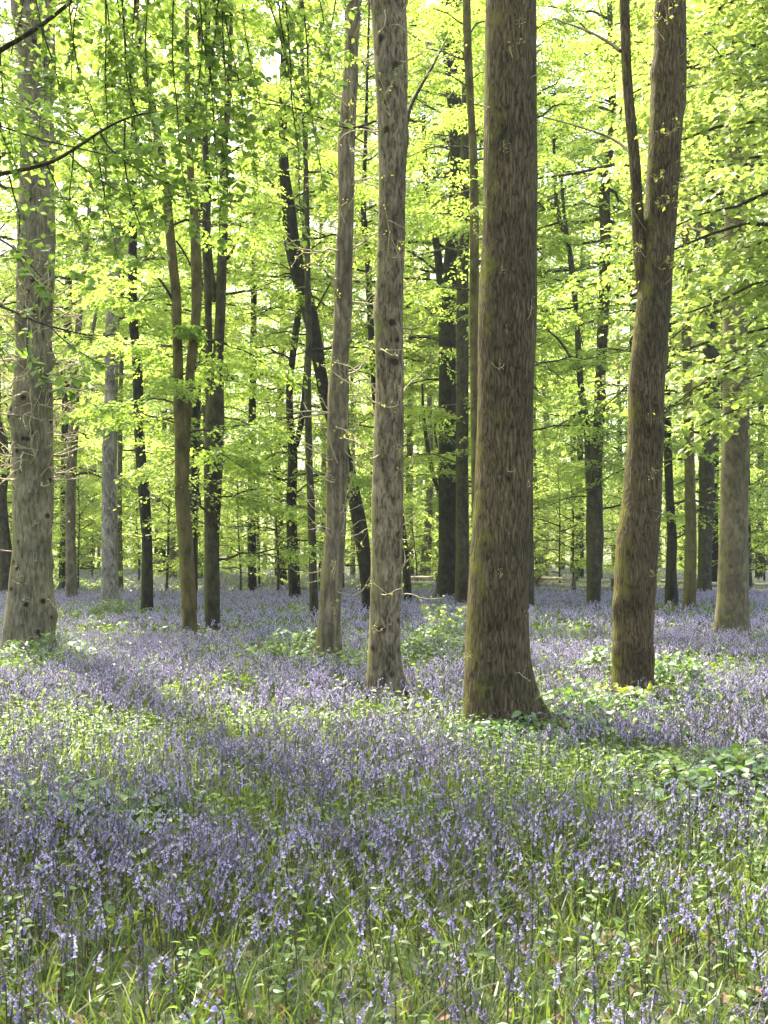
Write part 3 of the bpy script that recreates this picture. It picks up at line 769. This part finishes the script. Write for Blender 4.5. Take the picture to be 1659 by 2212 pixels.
# ------------------------------------------------------------------ trees whose trunks stand outside the frame, boughs reaching in
def bough_tree():
    base = np.array([-5.1, 9.2, 0.0])
    root = thing('beech_tree', base, 'drooping beech bough with large fresh leaves and dangling twigs, overhanging the upper left', 'tree')
    tm = Mesh()
    trunk_mesh(tm, [[-5.1, 9.2, -.06, .34], [-5.1, 9.2, 1, .27], [-5.0, 9.2, 4, .24], [-5.1, 9.3, 9, .18], [-5.1, 9.3, 15, .05]], base, seed=77, roots=4)
    tm.build('trunk', M['beech_bark'], root, True)
    rng = np.random.default_rng(7)
    D = 9.0
    wood, lv = Mesh(), Mesh()

    def pl(pts):
        return catmull(np.array([[*at(x, y, D + dz), w / 2 * D / F] for (x, y, w, dz) in pts]), .08)
    mains = [pl([(-560, 480, 34, .2), (-260, 420, 20, .1), (0, 376, 10, 0), (80, 362, 9, 0), (130, 345, 8, -.1), (180, 308, 7, -.2), (230, 274, 5, -.3), (290, 245, 4, -.4), (350, 240, 2, -.4)]),
             pl([(-560, 380, 34, .2), (-200, 230, 20, .3), (0, 108, 12, .3), (60, 75, 11, .2), (130, 25, 9, .1), (190, -30, 8, 0), (280, -80, 7, -.1), (420, -110, 6, 0), (600, -90, 5, .1), (800, -40, 3, .2)]),
             pl([(-560, 200, 36, .3), (-200, 20, 22, .6), (60, -120, 16, .8), (260, -200, 12, .6), (480, -200, 9, .5), (660, -150, 7, .4), (780, -90, 4, .3)]),
             pl([(-560, 640, 20, .2), (-200, 650, 9, 0), (0, 655, 6, -.2), (60, 690, 5, -.3), (130, 712, 4, -.4), (200, 726, 2, -.4)]),
             pl([(-560, 560, 20, -.4), (-200, 520, 9, -.5), (-20, 500, 6, -.6), (40, 540, 4, -.7), (90, 600, 2, -.7)])]
    for c in mains:
        tubes(wood, (c[:, :3] - base)[None], c[:, 3][None], 7)
    tw = []      # dangling twigs
    more = []
    for k in range(8):
        x0 = rng.uniform(40, 740)
        reach = (rng.uniform(180, 430) if x0 < 560 else rng.uniform(60, 260))
        more.append((x0, -70, x0 + rng.normal(25, 45), reach, rng.uniform(-.3, 1.6)))
    for (x0, y0, x1, y1, dz) in more + [(90, 60, 130, 330, -.2), (70, -40, 95, 250, 0), (228, -30, 222, 520, -.1), (150, -30, 240, 330, .1), (250, -40, 300, 420, .2), (262, -60, 340, 380, -.1),
                                 (300, -60, 350, 560, .1), (330, -90, 330, 330, .3), (380, -90, 430, 520, .2), (400, -60, 500, 470, 0), (450, -90, 520, 380, .3),
                                 (470, -80, 560, 420, .1), (420, -60, 400, 300, -.1), (520, -90, 590, 330, .3), (560, -90, 690, 300, .2), (600, -80, 640, 260, .1), (650, -60, 700, 420, .3),
                                 (680, -80, 735, 200, .3), (20, 380, 40, 560, -.1), (100, 355, 190, 520, -.1), (150, 330, 300, 440, -.2), (200, 295, 250, 560, -.2), (215, 285, 420, 420, -.3),
                                 (270, 255, 330, 560, -.3), (0, 110, 30, 330, .2), (-20, 240, 60, 420, .1), (350, -100, 270, 250, .4), (500, -100, 470, 330, .4),
                                 (0, 655, 20, 800, -.2), (60, 690, 100, 830, -.3), (110, 705, 240, 800, -.4), (30, 530, 110, 640, -.6), (440, -90, 480, 560, .2), (610, -60, 660, 520, .1), (160, 320, 160, 480, -.2)]:
        n = 9
        t = np.linspace(0, 1, n)
        sx, sy = rng.normal(0, 16), rng.normal(0, 10)
        xs = x0 + (x1 - x0) * t ** 1.25 + sx * np.sin(t * np.pi) + rng.normal(0, 3, n)
        ys = y0 + (y1 - y0) * t
        z = dz + rng.normal(0, .25) * t + rng.uniform(-.35, .35)
        P = np.array([at(a, b, D + zz) for a, b, zz in zip(xs, ys, z)])
        P[0] = at(x0, y0, D + dz)
        tw.append(P)
        c = catmull(np.concatenate([P, np.linspace(.008, .0025, n)[:, None]], 1), .06)
        tubes(wood, (c[:, :3] - base)[None], c[:, 3][None], 4)
    P, T, N, L = [], [], [], []
    subs = []
    for Q in tw:
        ln = np.linalg.norm(np.diff(Q, axis=0), axis=1).sum()
        for k in range(max(2, int(ln / .23))):       # side twiglets hanging off each twig
            t = rng.uniform(.18, 1)
            i = min(len(Q) - 2, int(t * (len(Q) - 1)))
            s = Q[i] + (Q[i + 1] - Q[i]) * (t * (len(Q) - 1) - i)
            d = nrm(nrm(Q[i + 1] - Q[i]) * .25 + np.array([rng.normal(.1, .8), rng.normal(0, .8), -.12]))
            l = rng.uniform(.2, .62)
            kk = np.linspace(0, 1, 5)[:, None]
            subs.append(s + d * l * kk + np.array([0, 0, -.12]) * l * kk ** 2)
    subs_a = np.array(subs)
    tubes(wood, subs_a - base, np.tile(np.linspace(.003, .0012, 5), (len(subs), 1)), 3)
    for Q in tw + subs:
        ln = np.linalg.norm(np.diff(Q, axis=0), axis=1).sum()
        for k in range(max(2, int(ln / .042))):
            t = rng.uniform(.12, 1)
            i = min(len(Q) - 2, int(t * (len(Q) - 1)))
            s = Q[i] + (Q[i + 1] - Q[i]) * (t * (len(Q) - 1) - i)
            P.append(s)
            T.append([rng.normal(0, .8), rng.normal(0, .8), rng.normal(-.3, .35)])
            N.append([rng.normal(0, .5), rng.normal(-.25, .5), 1])
            L.append(rng.uniform(.05, .092))
    leaf_full(lv, np.array(P) - base, np.array(T), nrm(np.array(N)), np.array(L), .72)
    for cw, cl in (crown_data(np.random.default_rng(71), lambda h: np.zeros((len(h), 2)), 5.2, 8.2, 4.7, n=9, ns=10, nt=7, nl=8, leaf=.082, az=(-.4, .4), droop=.26, e_hi=22, thick=.22, full=True, wr=.72),):
        wood.v += cw.v; wood.f += [(f + wood.n, mt) for f, mt in cw.f]; wood.n += cw.n
        lv.v += cl.v; lv.f += [(f + lv.n, mt) for f, mt in cl.f]; lv.n += cl.n
    cw, cl = crown_data(np.random.default_rng(70), lambda h: np.zeros((len(h), 2)), 9, 16, 5.0, n=16, ns=9, nt=7, nl=9, leaf=.10, droop=.18, e_lo=12)  # unseen upper crown, added to shade the foreground
    wood.v += cw.v; wood.f += [(f + wood.n, mt) for f, mt in cw.f]; wood.n += cw.n
    lv.v += cl.v; lv.f += [(f + lv.n, mt) for f, mt in cl.f]; lv.n += cl.n
    wood.build('branches', M['branch'], root, True)
    lv.build('crown', M['bough_leaf'], root)


bough_tree()


def maple():
    base = np.array([7.0, 15.5, 0.0])
    root = thing('maple_tree', base, 'bright yellow green maple boughs sweeping in from the right edge, tier above tier', 'tree')
    path = [[7, 15.5, -.06, .3], [7, 15.5, 2, .22], [7.05, 15.5, 8, .18], [7, 15.6, 15, .04]]
    tm = Mesh()
    trunk_mesh(tm, path, base, seed=78, roots=4)
    tm.build('trunk', M['smooth_grey_bark'], root, True)
    rng = np.random.default_rng(8)
    sp = spine_of(path, base)
    wood, lv = crown_data(rng, sp, 3.6, 13.5, 3.5, n=64, ns=8, nt=6, nl=7, leaf=.115, droop=.42, e_lo=5, e_hi=45, flat=.42, full=True, wr=.9, az=(math.pi * .62, math.pi * 1.45))
    w2, l2 = crown_data(rng, sp, 5, 15, 3.0, n=14, ns=7, nt=5, nl=5, leaf=.115, droop=.3, flat=.5, wr=.8)
    wood.v += w2.v; wood.f += [(f + wood.n, m) for f, m in w2.f]; wood.n += w2.n
    lv.v += l2.v; lv.f += [(f + lv.n, m) for f, m in l2.f]; lv.n += l2.n
    wood.build('branches', M['branch'], root, True)
    lv.build('crown', M['maple_leaf'], root)


maple()


# ------------------------------------------------------------------ the wood beyond
def far_protos():
    out = []
    for k, (h0, H, R, n, ns, nt, nl, leaf) in enumerate([(2.5, 27, 4.6, 48, 9, 7, 11, .16), (1.2, 24, 4.4, 48, 9, 7, 11, .15), (5, 30, 5, 50, 9, 7, 11, .16), (1.5, 26, 4.8, 52, 9, 7, 10, .16), (.5, 21, 4.2, 46, 9, 7, 11, .15), (8.5, 28, 5.2, 60, 9, 7, 10, .13)]):
        rng = np.random.default_rng(500 + k)
        r0 = rng.uniform(.16, .26)
        x = rng.normal(0, .22, 5)
        path = [[0, 0, -.06, r0 * 1.25], [0, 0, .6, r0], [x[0], x[1], 6, r0 * .85], [x[2], x[3], 14, r0 * .6], [x[0] + x[4], x[1], H, .03]]
        tm = Mesh()
        trunk_mesh(tm, path, np.zeros(3), 12, .5, seed=60 + k)
        w, l = crown_data(rng, spine_of(path, np.zeros(3)), h0, H, R, n=n, ns=ns, nt=nt, nl=nl, leaf=leaf, thick=1.2)
        out.append((tm.data('trunk', [M[['beech_bark', 'shaded_beech_bark', 'smooth_grey_bark', 'beech_bark', 'shaded_beech_bark', 'beech_bark'][k]]], True), w.data('branches', [M['branch']], True), l.data('crown', [M['far_leaf']])))
    return out


def far_trees():
    protos = far_protos()
    rng = np.random.default_rng(11)
    placed = []
    tries = 0
    while len(placed) < 60 and tries < 9000:
        tries += 1
        D = 46 + (118 - 46) * rng.random() ** .8
        X = rng.uniform(-1, 1) * (D * .40 + 4)
        if -3 < X < 26 and 57 < D < 74:      # sunny gap behind the fence
            continue
        if any((X - a) ** 2 + (D - b) ** 2 < 11 for a, b in placed):
            continue
        placed.append((X, D))
    n_far = len(placed)
    # taller high-crowned beeches standing in line behind the nearer trunks
    placed += [(5.4, 48), (.2, 50), (10.5, 45), (-2, 48), (-13.6, 43), (14.8, 47), (2.6, 46), (-7.3, 42), (-7.2, 47), (5.1, 45), (12.2, 52), (16.4, 52)]
    placed += [(-16, 33)]      # unseen tree added outside the left edge to break up the sun
    for i, (X, D) in enumerate(placed):
        root = thing('beech_tree', (X, D, 0), 'slender beech with pale green foliage in the wood far behind the named trunks', 'tree', 'beeches far back in the wood', rng.uniform(0, 6.28))
        root.scale = (1, 1, rng.uniform(.9, 1.15))
        for nm, me in zip(('trunk', 'branches', 'crown'), protos[i % 5 if i < n_far else 5]):
            link(nm, me, root)


far_trees()


def young_beeches():
    protos = []
    for k in range(4):
        rng = np.random.default_rng(700 + k)
        H = rng.uniform(4.5, 7)
        path = [[0, 0, -.05, .05], [.05, 0, 1, .045], [rng.normal(0, .15), rng.normal(0, .15), 3, .035], [rng.normal(0, .2), 0, H, .01]]
        tm = Mesh()
        trunk_mesh(tm, path, np.zeros(3), 8, .3, seed=k)
        w, l = crown_data(rng, spine_of(path, np.zeros(3)), .5, H, 2.3, n=22, ns=7, nt=5, nl=6, leaf=.11, droop=.18, thick=1.1)
        protos.append((tm.data('stem', [M['beech_bark']], True), w.data('branches', [M['branch']], True), l.data('crown', [M['far_leaf']])))
    rng = np.random.default_rng(12)
    spots = [(560, 52), (520, 44), (230, 50), (170, 46), (360, 47), (600, 42), (900, 60), (1210, 50), (1240, 56), (1370, 48), (1440, 54), (1620, 50), (1650, 58), (40, 48), (105, 56), (460, 56), (690, 54), (740, 48), (1060, 56), (1480, 60), (1560, 66),
             (300, 60), (420, 68), (840, 66), (960, 72), (1120, 70), (1300, 64), (1690, 46), (-60, 44), (1330, 76), (640, 74), (200, 72), (60, 80), (1590, 80), (780, 84), (500, 86), (1180, 88), (1420, 86)]
    for i, (x, D) in enumerate(spots):
        p = at(x, 1240, D)
        root = thing('young_beech', (p[0], D, 0), 'low bushy young beech with leaves down to the flowers, under the far trees', 'young tree', 'young beeches under the far trees', rng.uniform(0, 6.28))
        s = rng.uniform(.8, 1.25)
        root.scale = (s, s, s)
        for nm, me in zip(('stem', 'branches', 'crown'), protos[i % 4]):
            link(nm, me, root)


young_beeches()


def distant_wood():
    rng = np.random.default_rng(13)
    m = Mesh()
    # trunks and leaf clumps of the wood's far side, one mass
    n = 260
    X = rng.uniform(-75, 75, n); Y = rng.uniform(120, 165, n)
    P = np.stack([np.stack([X, Y, 0 * X - .1], -1), np.stack([X + rng.normal(0, .4, n), Y, 0 * X + 9], -1), np.stack([X + rng.normal(0, .8, n), Y, 0 * X + 24], -1)], 1)
    tubes(m, P, np.array([[.28, .2, .06]]) * rng.uniform(.6, 1.3, n)[:, None], 7, 1)
    nc = 9000
    C = np.stack([rng.uniform(-78, 78, nc), rng.uniform(120, 168, nc), 44 * rng.random(nc) ** .95], -1)
    k = 34
    Q = np.repeat(C, k, 0) + rng.normal(0, 1, (nc * k, 3)) * np.array([1.5, 1.5, .35])
    leaf_quads(m, Q, rng.normal(0, 1, Q.shape) * np.array([1, 1, .5]), nrm(np.array([0, 0, 1]) + rng.normal(0, .5, Q.shape)), rng.uniform(.2, .42, len(Q)), .65)
    tag(m.build('distant_wood', [M['far_leaf'], M['beech_bark']]), kind='stuff')


distant_wood()


# ------------------------------------------------------------------ log fence
def fence():
    A, B = at(880, 1262, 56), at(1720, 1275, 42)
    A[2] = B[2] = 0
    base = A.copy()
    root = thing('log_fence', base, 'low fence of sunlit split logs on stub posts behind the trunks on the right', 'fence')
    d = B - A
    Ln = np.linalg.norm(d)
    rng = np.random.default_rng(3)
    n = 10
    for i in range(n + 1):
        p = d * (i / n) * .999
        if i == n:
            p = d
        m = Mesh()
        h = rng.uniform(.5, .66)
        C = np.array([[[p[0], p[1], -.05], [p[0], p[1], h * .5], [p[0] + .01, p[1], h - .02], [p[0] + .01, p[1], h], [p[0] + .01, p[1], h + .001]]])
        tubes(m, C, np.array([[.1, .095, .092, .08, .001]]), 10)
        m.build('post', M['post_wood'], root, True)
    for i in range(n):
        for zc, r in ((.22, .075), (.46, .07)):
            a, b = d * ((i + .0) / n), d * ((i + 1.0) / n)
            if rng.random() < .12 and zc > .4:
                continue
            off = np.array([0, -.13 - .0 * i, 0])
            z0, z1 = zc + rng.normal(0, .03), zc + rng.normal(0, .03)
            t = np.linspace(-.02, 1.02, 8)
            C = np.stack([a + (b - a) * u + off + np.array([0, 0, z0 + (z1 - z0) * u - base[2]]) for u in t])
            C[:, 2] += rng.normal(0, .008, 8)
            m = Mesh()
            rr = r * rng.uniform(.8, 1.15) * np.concatenate([[.02], np.full(6, 1), [.02]])
            C[0], C[-1] = C[1] + (C[0] - C[1]) * .05, C[-2] + (C[-1] - C[-2]) * .05
            tubes(m, C[None], rr[None], 8)
            m.build('rail', M['split_wood'], root, True)


fence()


# ------------------------------------------------------------------ saplings and brambles one can point at
def sapling(name, label, x, y, D, h, spread, nleaf, leaf, mat, seed, cat='sapling', n_st=3, group=None, z_lo=.3):
    p = at(x, y, D)
    root = thing(name, (p[0], D, 0), label, cat, group)
    rng = np.random.default_rng(seed)
    st, lv = Mesh(), Mesh()
    for k in range(n_st):
        a = rng.uniform(0, 6.28)
        K = 7
        t = np.linspace(0, 1, K)[:, None]
        C = np.array([0, 0, -.03]) + np.array([np.cos(a), np.sin(a) * .7, 0]) * spread * rng.uniform(.4, 1) * t ** 1.5 + np.array([0, 0, h * rng.uniform(.75, 1.05)]) * (t - .22 * t ** 3)
        tubes(st, C[None], np.linspace(.007, .002, K)[None], 5)
        nb = nleaf // n_st
        tt = np.sqrt(rng.uniform(z_lo ** 2, 1, nb))
        i = np.minimum(K - 2, (tt * (K - 1)).astype(int))
        q = C[i] + (C[i + 1] - C[i]) * (tt * (K - 1) - i)[:, None]
        off = rng.normal(0, 1, (nb, 3)) * np.array([1, 1, .15])
        off = nrm(off) * rng.uniform(.01, .28, nb)[:, None] * h * .5
        # leaf stalks
        tubes(st, np.stack([q, q + off * .5 + [0, 0, .01], q + off], 1), np.full((nb, 3), .0016), 3)
        leaf_full(lv, q + off, off + np.array([0, 0, -.25]) * np.linalg.norm(off, axis=1, keepdims=True), nrm(np.array([0, -.2, 1]) + rng.normal(0, .28, (nb, 3))), leaf * rng.uniform(.7, 1.2, nb), .8)
    st.build('stem', M['twig'], root, True)
    lv.build('leaves', M[mat], root)


sapling('sapling', 'lime yellow maple sapling at the foot of the forked oak', 1385, 1460, 11.1, .48, .42, 54, .10, 'sapling_leaf', 1, n_st=4, z_lo=.6)
sapling('sapling', 'leafy pale sapling with spread tiers in front of the broad black beech', 962, 1330, 17.5, 1.05, .55, 90, .085, 'beech_leaf', 2, n_st=4, z_lo=.5)
sapling('sapling', 'short yellow seedling standing in the green plants below the forked oak', 1352, 1560, 8.7, .34, .15, 22, .07, 'sapling_leaf', 3, n_st=2, z_lo=.5)
for i, (x, y, D, w, h, lab) in enumerate([
        (632, 1415, 15.4, .75, .5, 'grey green bramble mound left of the crooked oak base'),
        (735, 1430, 14.2, .45, .35, 'small leafy bramble clump at the right foot of the crooked oak'),
        (905, 1408, 16.0, .8, .5, 'broad bramble clump between the straight grey oak and the biggest oak'),
        (1445, 1470, 12.4, .5, .45, 'dark leaved bramble clump at the right foot of the forked oak'),
        (1275, 1545, 9.4, .85, .4, 'spreading bright green bramble right of the biggest oak'),
        (1590, 1700, 6.9, .95, .28, 'low mat of fresh nettles and bramble in the flowers at the right edge'),
        (1085, 1592, 8.75, .6, .22, 'pale green leafy fringe in front of the biggest oak base'),
        (1000, 1345, 19.0, .7, .5, 'leafy clump at the left foot of the biggest oak, under the pale sapling'),
        (100, 1412, 15.6, .8, .4, 'leafy clump at the right foot of the oak at the left edge'),
        (1320, 1435, 13.6, .5, .45, 'pale green clump hugging the left foot of the forked oak'),
        (170, 1765, 6.2, .5, .24, 'flat group of broad leaves among grass left of centre'),
        (240, 1312, 27.5, .9, .4, 'pale leafy clump at the foot of the pale barked trunk')]):
    p = at(x, y, D)
    root = thing('bramble_bush', (p[0], D, 0), lab, 'bush', 'bramble clumps among the bluebells')
    rng = np.random.default_rng(900 + i)
    st, lv = Mesh(), Mesh()
    n = int(60 * w / .6 * (1.3 if D < 10 else 1))
    a, r = rng.uniform(0, 6.28, n), np.sqrt(rng.random(n)) * w
    s = np.stack([r * .35 * np.cos(a), r * .35 * np.sin(a), 0 * a - .02], -1)
    e = np.stack([r * np.cos(a), r * np.sin(a), h * (1.05 - .75 * (r / w) ** 2) * rng.uniform(.6, 1.1, n)], -1)
    t = np.linspace(0, 1, 5)[None, :, None]
    C = s[:, None] + (e - s)[:, None] * t + np.array([0, 0, 1]) * (h * .3 * np.sin(t * np.pi))
    tubes(st, C, np.full((n, 5), .003), 4)
    k = 7
    Q = np.repeat(e, k, 0) + rng.normal(0, 1, (n * k, 3)) * np.array([.07, .07, .035])
    Td = rng.normal(0, 1, Q.shape) * np.array([1, 1, .3]) + np.array([0, 0, -.25])
    leaf_full(lv, Q, Td, nrm(np.array([0, -.15, 1]) + rng.normal(0, .3, Q.shape)), rng.uniform(.045, .095, len(Q)), .74)
    st.build('stems', M['stem'], root, True)
    lv.build('leaves', M['bramble_leaf'], root)


# ------------------------------------------------------------------ bluebells, grass and low herbs: the carpet nobody could count
def scatter(rng, n, y0, y1, power=1.0, margin=2.2):
    """random ground points in the wedge seen by the camera and a little beside it"""
    k = int(n * 1.6)
    Y = np.sqrt(rng.uniform(y0 ** 2, y1 ** 2, k))
    X = rng.uniform(-1, 1, k) * (Y * .36 + margin)
    return np.stack([X, Y], -1)[:n]


def px(P):
    """ground point -> photo grid row and column (for the measured extents of green and flowery patches)"""
    y = HORIZON + EYE * F / P[:, 1]
    x = CX + P[:, 0] / P[:, 1] * F
    return x, y


GREEN = [(1.6, 7.4, 1.0, .8), (.95, 9.2, .9, .7), (-2.4, 9.2, 1.6, .75), (-.9, 9.4, 1.3, .6), (.9, 8.4, .7, .4), (1.9, 10.4, 1.0, .8), (.35, 15.5, .9, 1.2), (-1.0, 15.2, .7, .8), (-2.2, 6.3, .6, .4), (-.3, 6.0, 1.2, .3), (-4.5, 15, 1, .7),
         (2.9, 11.5, .9, .7), (-2.9, 8.1, .8, .4), (.6, 18.8, 1.0, 1.0), (-5.5, 27, 2, 1.2), (4.2, 24.5, .8, .8)]


def green_at(P):
    g = np.zeros(len(P))
    for x, y, a, b in GREEN:
        g = np.maximum(g, np.exp(-((P[:, 0] - x) / a) ** 2 - ((P[:, 1] - y) / b) ** 2))
    return np.clip(g + (fbm(P[:, 0] * .9, P[:, 1] * .55, 21) - .5) * .9, 0, 1)


def bell_proto(rng, segs, mid):
    """one nodding bell along -z, length 1: rings (z, r)"""
    th = np.arange(segs) * 2 * np.pi / segs
    rings = [(0, .12), (-.3, .24), (-.78, .27), (-1.0, .5)] if mid else [(0, .16), (-.7, .3), (-1, .5)]
    V = np.concatenate([np.stack([r * np.cos(th), r * np.sin(th), np.full(segs, z)], -1) for z, r in rings])
    f = []
    for k in range(len(rings) - 1):
        for s in range(segs):
            f.append([k * segs + s, k * segs + (s + 1) % segs, (k + 1) * segs + (s + 1) % segs, (k + 1) * segs + s])
    return V, np.array(f)


def bluebells():
    rng = np.random.default_rng(42)
    m = Mesh()
    for lod, (n, y0, y1) in enumerate([(14000, 2.8, 9.5), (25000, 9.5, 20), (27000, 20, 42), (42000, 42, 118)]):
        P = scatter(rng, n, y0, y1, margin=2.2 if lod < 3 else 5)
        clump = fbm(P[:, 0] * 1.1, P[:, 1] * .8, 5)
        keep = rng.random(len(P)) < np.clip(2.9 * (clump - .27), (.2, .16, .12, .1)[lod], 1) * (1 - .8 * green_at(P))
        P = P[keep]
        n = len(P)
        h = rng.uniform(.17, .36, n) * (.92 + .2 * fbm(P[:, 0] * .7, P[:, 1] * .7, 8))
        a = rng.uniform(0, 6.28, n)
        side = np.stack([np.cos(a), np.sin(a), 0 * a], -1)
        B = np.concatenate([P, np.zeros((n, 1))], 1)
        lean = rng.normal(0, .10, (n, 3)) * np.array([1, 1, 0])
        K = [6, 4, 3, 2][lod]
        t = np.linspace(0, 1, K)
        nod = np.clip((t - .72) / .28, 0, 1) ** 2

        def stem_at(tt, nn):
            return B[:, None] + lean[:, None] * (h[:, None] * tt)[..., None] + np.array([0, 0, 1]) * (h[:, None] * (tt - .10 * nn))[..., None] + side[:, None] * (h[:, None] * .2 * nn)[..., None]
        C = stem_at(np.tile(t, (n, 1)), np.tile(nod, (n, 1)))
        tubes(m, C, np.full((n, K), [.0028, .003, .004, .006][lod]) * np.linspace(1.1, .6, K), 3, 0)
        nb = [8, 7, 5, 3][lod]
        segs = [6, 4, 4, 3][lod]
        V, Fc = bell_proto(rng, segs, lod == 0)
        tb = np.linspace(.66, 1.0, nb)[None] + rng.normal(0, .012, (n, nb))
        nn = np.clip((tb - .72) / .28, 0, 1) ** 2
        O = stem_at(tb, nn)
        spread = (.013, .016, .022, .03)[lod]
        ba = a[:, None] + rng.normal(0, .9, (n, nb))
        O = O + np.stack([np.cos(ba), np.sin(ba), 0 * ba + .1], -1) * spread * rng.uniform(.5, 1.3, (n, nb))[..., None]
        if lod < 2:       # pedicels
            S0 = stem_at(tb, nn)
            tubes(m, np.stack([S0, (S0 + O) / 2 + [0, 0, .004], O], 2).reshape(-1, 3, 3), np.full((n * nb, 3), .0011), 3, 0)
        L = (.0155, .0195, .030, .055)[lod] * rng.uniform(.75, 1.15, (n, nb)) * (1.1 - .35 * (tb - .66) / .34)
        tilt = np.stack([np.cos(ba), np.sin(ba), 0 * ba], -1) * rng.uniform(.1, .9, (n, nb))[..., None]
        ax = nrm(np.array([0, 0, -1.0]) + tilt).reshape(-1, 3)
        u = nrm(np.cross(ax, np.array([0.3, .9, .1])))
        w = np.cross(ax, u)
        O, L = O.reshape(-1, 3), L.ravel()
        G = O[:, None] + (V[None, :, 0:1] * u[:, None] + V[None, :, 1:2] * w[:, None] - V[None, :, 2:3] * ax[:, None]) * L[:, None, None]
        nv = len(V)
        fade = np.repeat(rng.random(n) < (.55, .3, .15, .1)[lod], nb)
        fq = (np.arange(len(O)) * nv)[:, None, None] + Fc[None]
        m.add(G.reshape(-1, 3), fq[~fade].reshape(-1, 4), 1)
        m.f.append((fq[fade].reshape(-1, 4) + m.n - len(O) * nv, 2))
    tag(m.build('bluebells', [M['stem'], M['petal'], M['faded_petal']]), kind='stuff')


bluebells()


def blades():
    """strap leaves of the bluebells and grass"""
    rng = np.random.default_rng(43)
    m = Mesh()
    for n, y0, y1, wd, K in ((60000, 2.7, 9.5, .0042, 5), (46000, 9.5, 20, .007, 3), (40000, 20, 42, .012, 3), (30000, 42, 110, .03, 3)):
        P = scatter(rng, n, y0, y1)
        n = len(P)
        tall = fbm(P[:, 0] * .8, P[:, 1] * .8, 31)
        L = rng.uniform(.10, .30, n) * (.55 + .9 * tall)
        a = rng.uniform(0, 6.28, n)
        d = np.stack([np.cos(a), np.sin(a), 0 * a], -1)
        bend = rng.uniform(.15, 1.0, n) ** .7 * 1.15
        t = np.linspace(0, 1, K)
        B = np.concatenate([P, np.zeros((n, 1)) - .01], 1)
        C = B[:, None] + np.array([0, 0, 1]) * (L[:, None] * (t - .38 * bend[:, None] * t ** 2.2))[..., None] + d[:, None] * (L[:, None] * bend[:, None] * .8 * t ** 1.7)[..., None]
        fa = a + np.pi / 2 + rng.normal(0, .5, n)
        s = np.stack([np.cos(fa), np.sin(fa), 0 * fa], -1)[:, None] * (wd * rng.uniform(.6, 1.5, n))[:, None, None] * (1.02 - t ** 1.8)[None, :, None]
        V = np.stack([C - s, C + s], 2)
        k = (np.arange(K - 1) * 2)[None, :]
        b = (np.arange(n) * K * 2)[:, None]
        q = np.stack([b + k, b + k + 1, b + k + 3, b + k + 2], -1).reshape(-1, 4)
        m.add(V.reshape(-1, 3), q)
    tag(m.build('grass', M['blade']), kind='stuff')


blades()


def herbs():
    """broad-leaved low plants in patches"""
    rng = np.random.default_rng(44)
    m = Mesh()
    for n, y0, y1, lf, nl in ((11500, 2.8, 10, .032, 8), (10500, 10, 20, .06, 8), (9000, 20, 42, .09, 6), (6000, 42, 105, .2, 5)):
        P = scatter(rng, n, y0, y1)
        P = P[rng.random(len(P)) < np.clip(green_at(P) * 1.15 + .02, .2, 1)]
        n = len(P)
        h = rng.uniform(.08, .27, n)
        B = np.concatenate([P, np.zeros((n, 1))], 1)
        lean = rng.normal(0, .12, (n, 3)) * np.array([1, 1, 0])
        Tp = B + np.array([0, 0, 1]) * h[:, None] + lean * h[:, None]
        tubes(m, np.stack([B, (B + Tp) / 2, Tp], 1), np.full((n, 3), .0025 if y0 < 20 else .005), 3, 1)
        a = rng.uniform(0, 6.28, (n, 1)) + np.arange(nl)[None] * 2.4 + rng.normal(0, .3, (n, nl))
        lev = 1 - np.arange(nl)[None] / nl * .65
        Q = (B[:, None] + (Tp - B)[:, None] * lev[..., None]).reshape(-1, 3)
        T = np.stack([np.cos(a), np.sin(a), rng.normal(.05, .3, a.shape)], -1).reshape(-1, 3)
        N = nrm(np.array([0, 0, 1]) + rng.normal(0, .35, Q.shape))
        LL = lf * rng.uniform(.7, 1.5, len(Q))
        Q = Q + nrm(T) * (LL * .35)[:, None]
        (leaf_full if y0 < 10 else leaf_quads)(m, Q, T, N, LL, .6)
    tag(m.build('low_herbs', [M['herb_leaf'], M['stem']]), kind='stuff')


herbs()


def litter():
    """last year's brown beech leaves lying between the stems"""
    rng = np.random.default_rng(45)
    m = Mesh()
    P = scatter(rng, 16000, 2.8, 18)
    n = len(P)
    Q = np.concatenate([P, rng.uniform(.0, .05, (n, 1))], 1)
    leaf_full(m, Q, rng.normal(0, 1, (n, 3)) * np.array([1, 1, .25]), nrm(np.array([0, 0, 1]) + rng.normal(0, .4, (n, 3))), rng.uniform(.04, .075, n), .62, .16)
    tag(m.build('leaf_litter', leaf_mat('dead_leaf', (.09, .05, .025), (.26, .16, .08), (.12, .06, .03), (.2, .12, .05), .15, .6, .3)), kind='stuff')


litter()


# ------------------------------------------------------------------ the misty air of the wood
def haze():
    m, nt, out = new_mat('haze')
    v = nt.nodes.new('ShaderNodeVolumePrincipled')
    v.inputs['Color'].default_value = (.95, .97, .9, 1)
    v.inputs['Density'].default_value = HAZE
    nt.links.new(v.outputs[0], out.inputs['Volume'])
    b = Mesh()
    x0, x1, y0, y1, z0, z1 = -720, 720, -720, 740, -1.1, 52
    b.add([(x, y, z) for z in (z0, z1) for x, y in ((x0, y0), (x1, y0), (x1, y1), (x0, y1))], [(3, 2, 1, 0), (4, 5, 6, 7), (0, 1, 5, 4), (1, 2, 6, 5), (2, 3, 7, 6), (3, 0, 4, 7)])
    tag(b.build('haze', m), kind='stuff')


HAZE = .0004
haze()
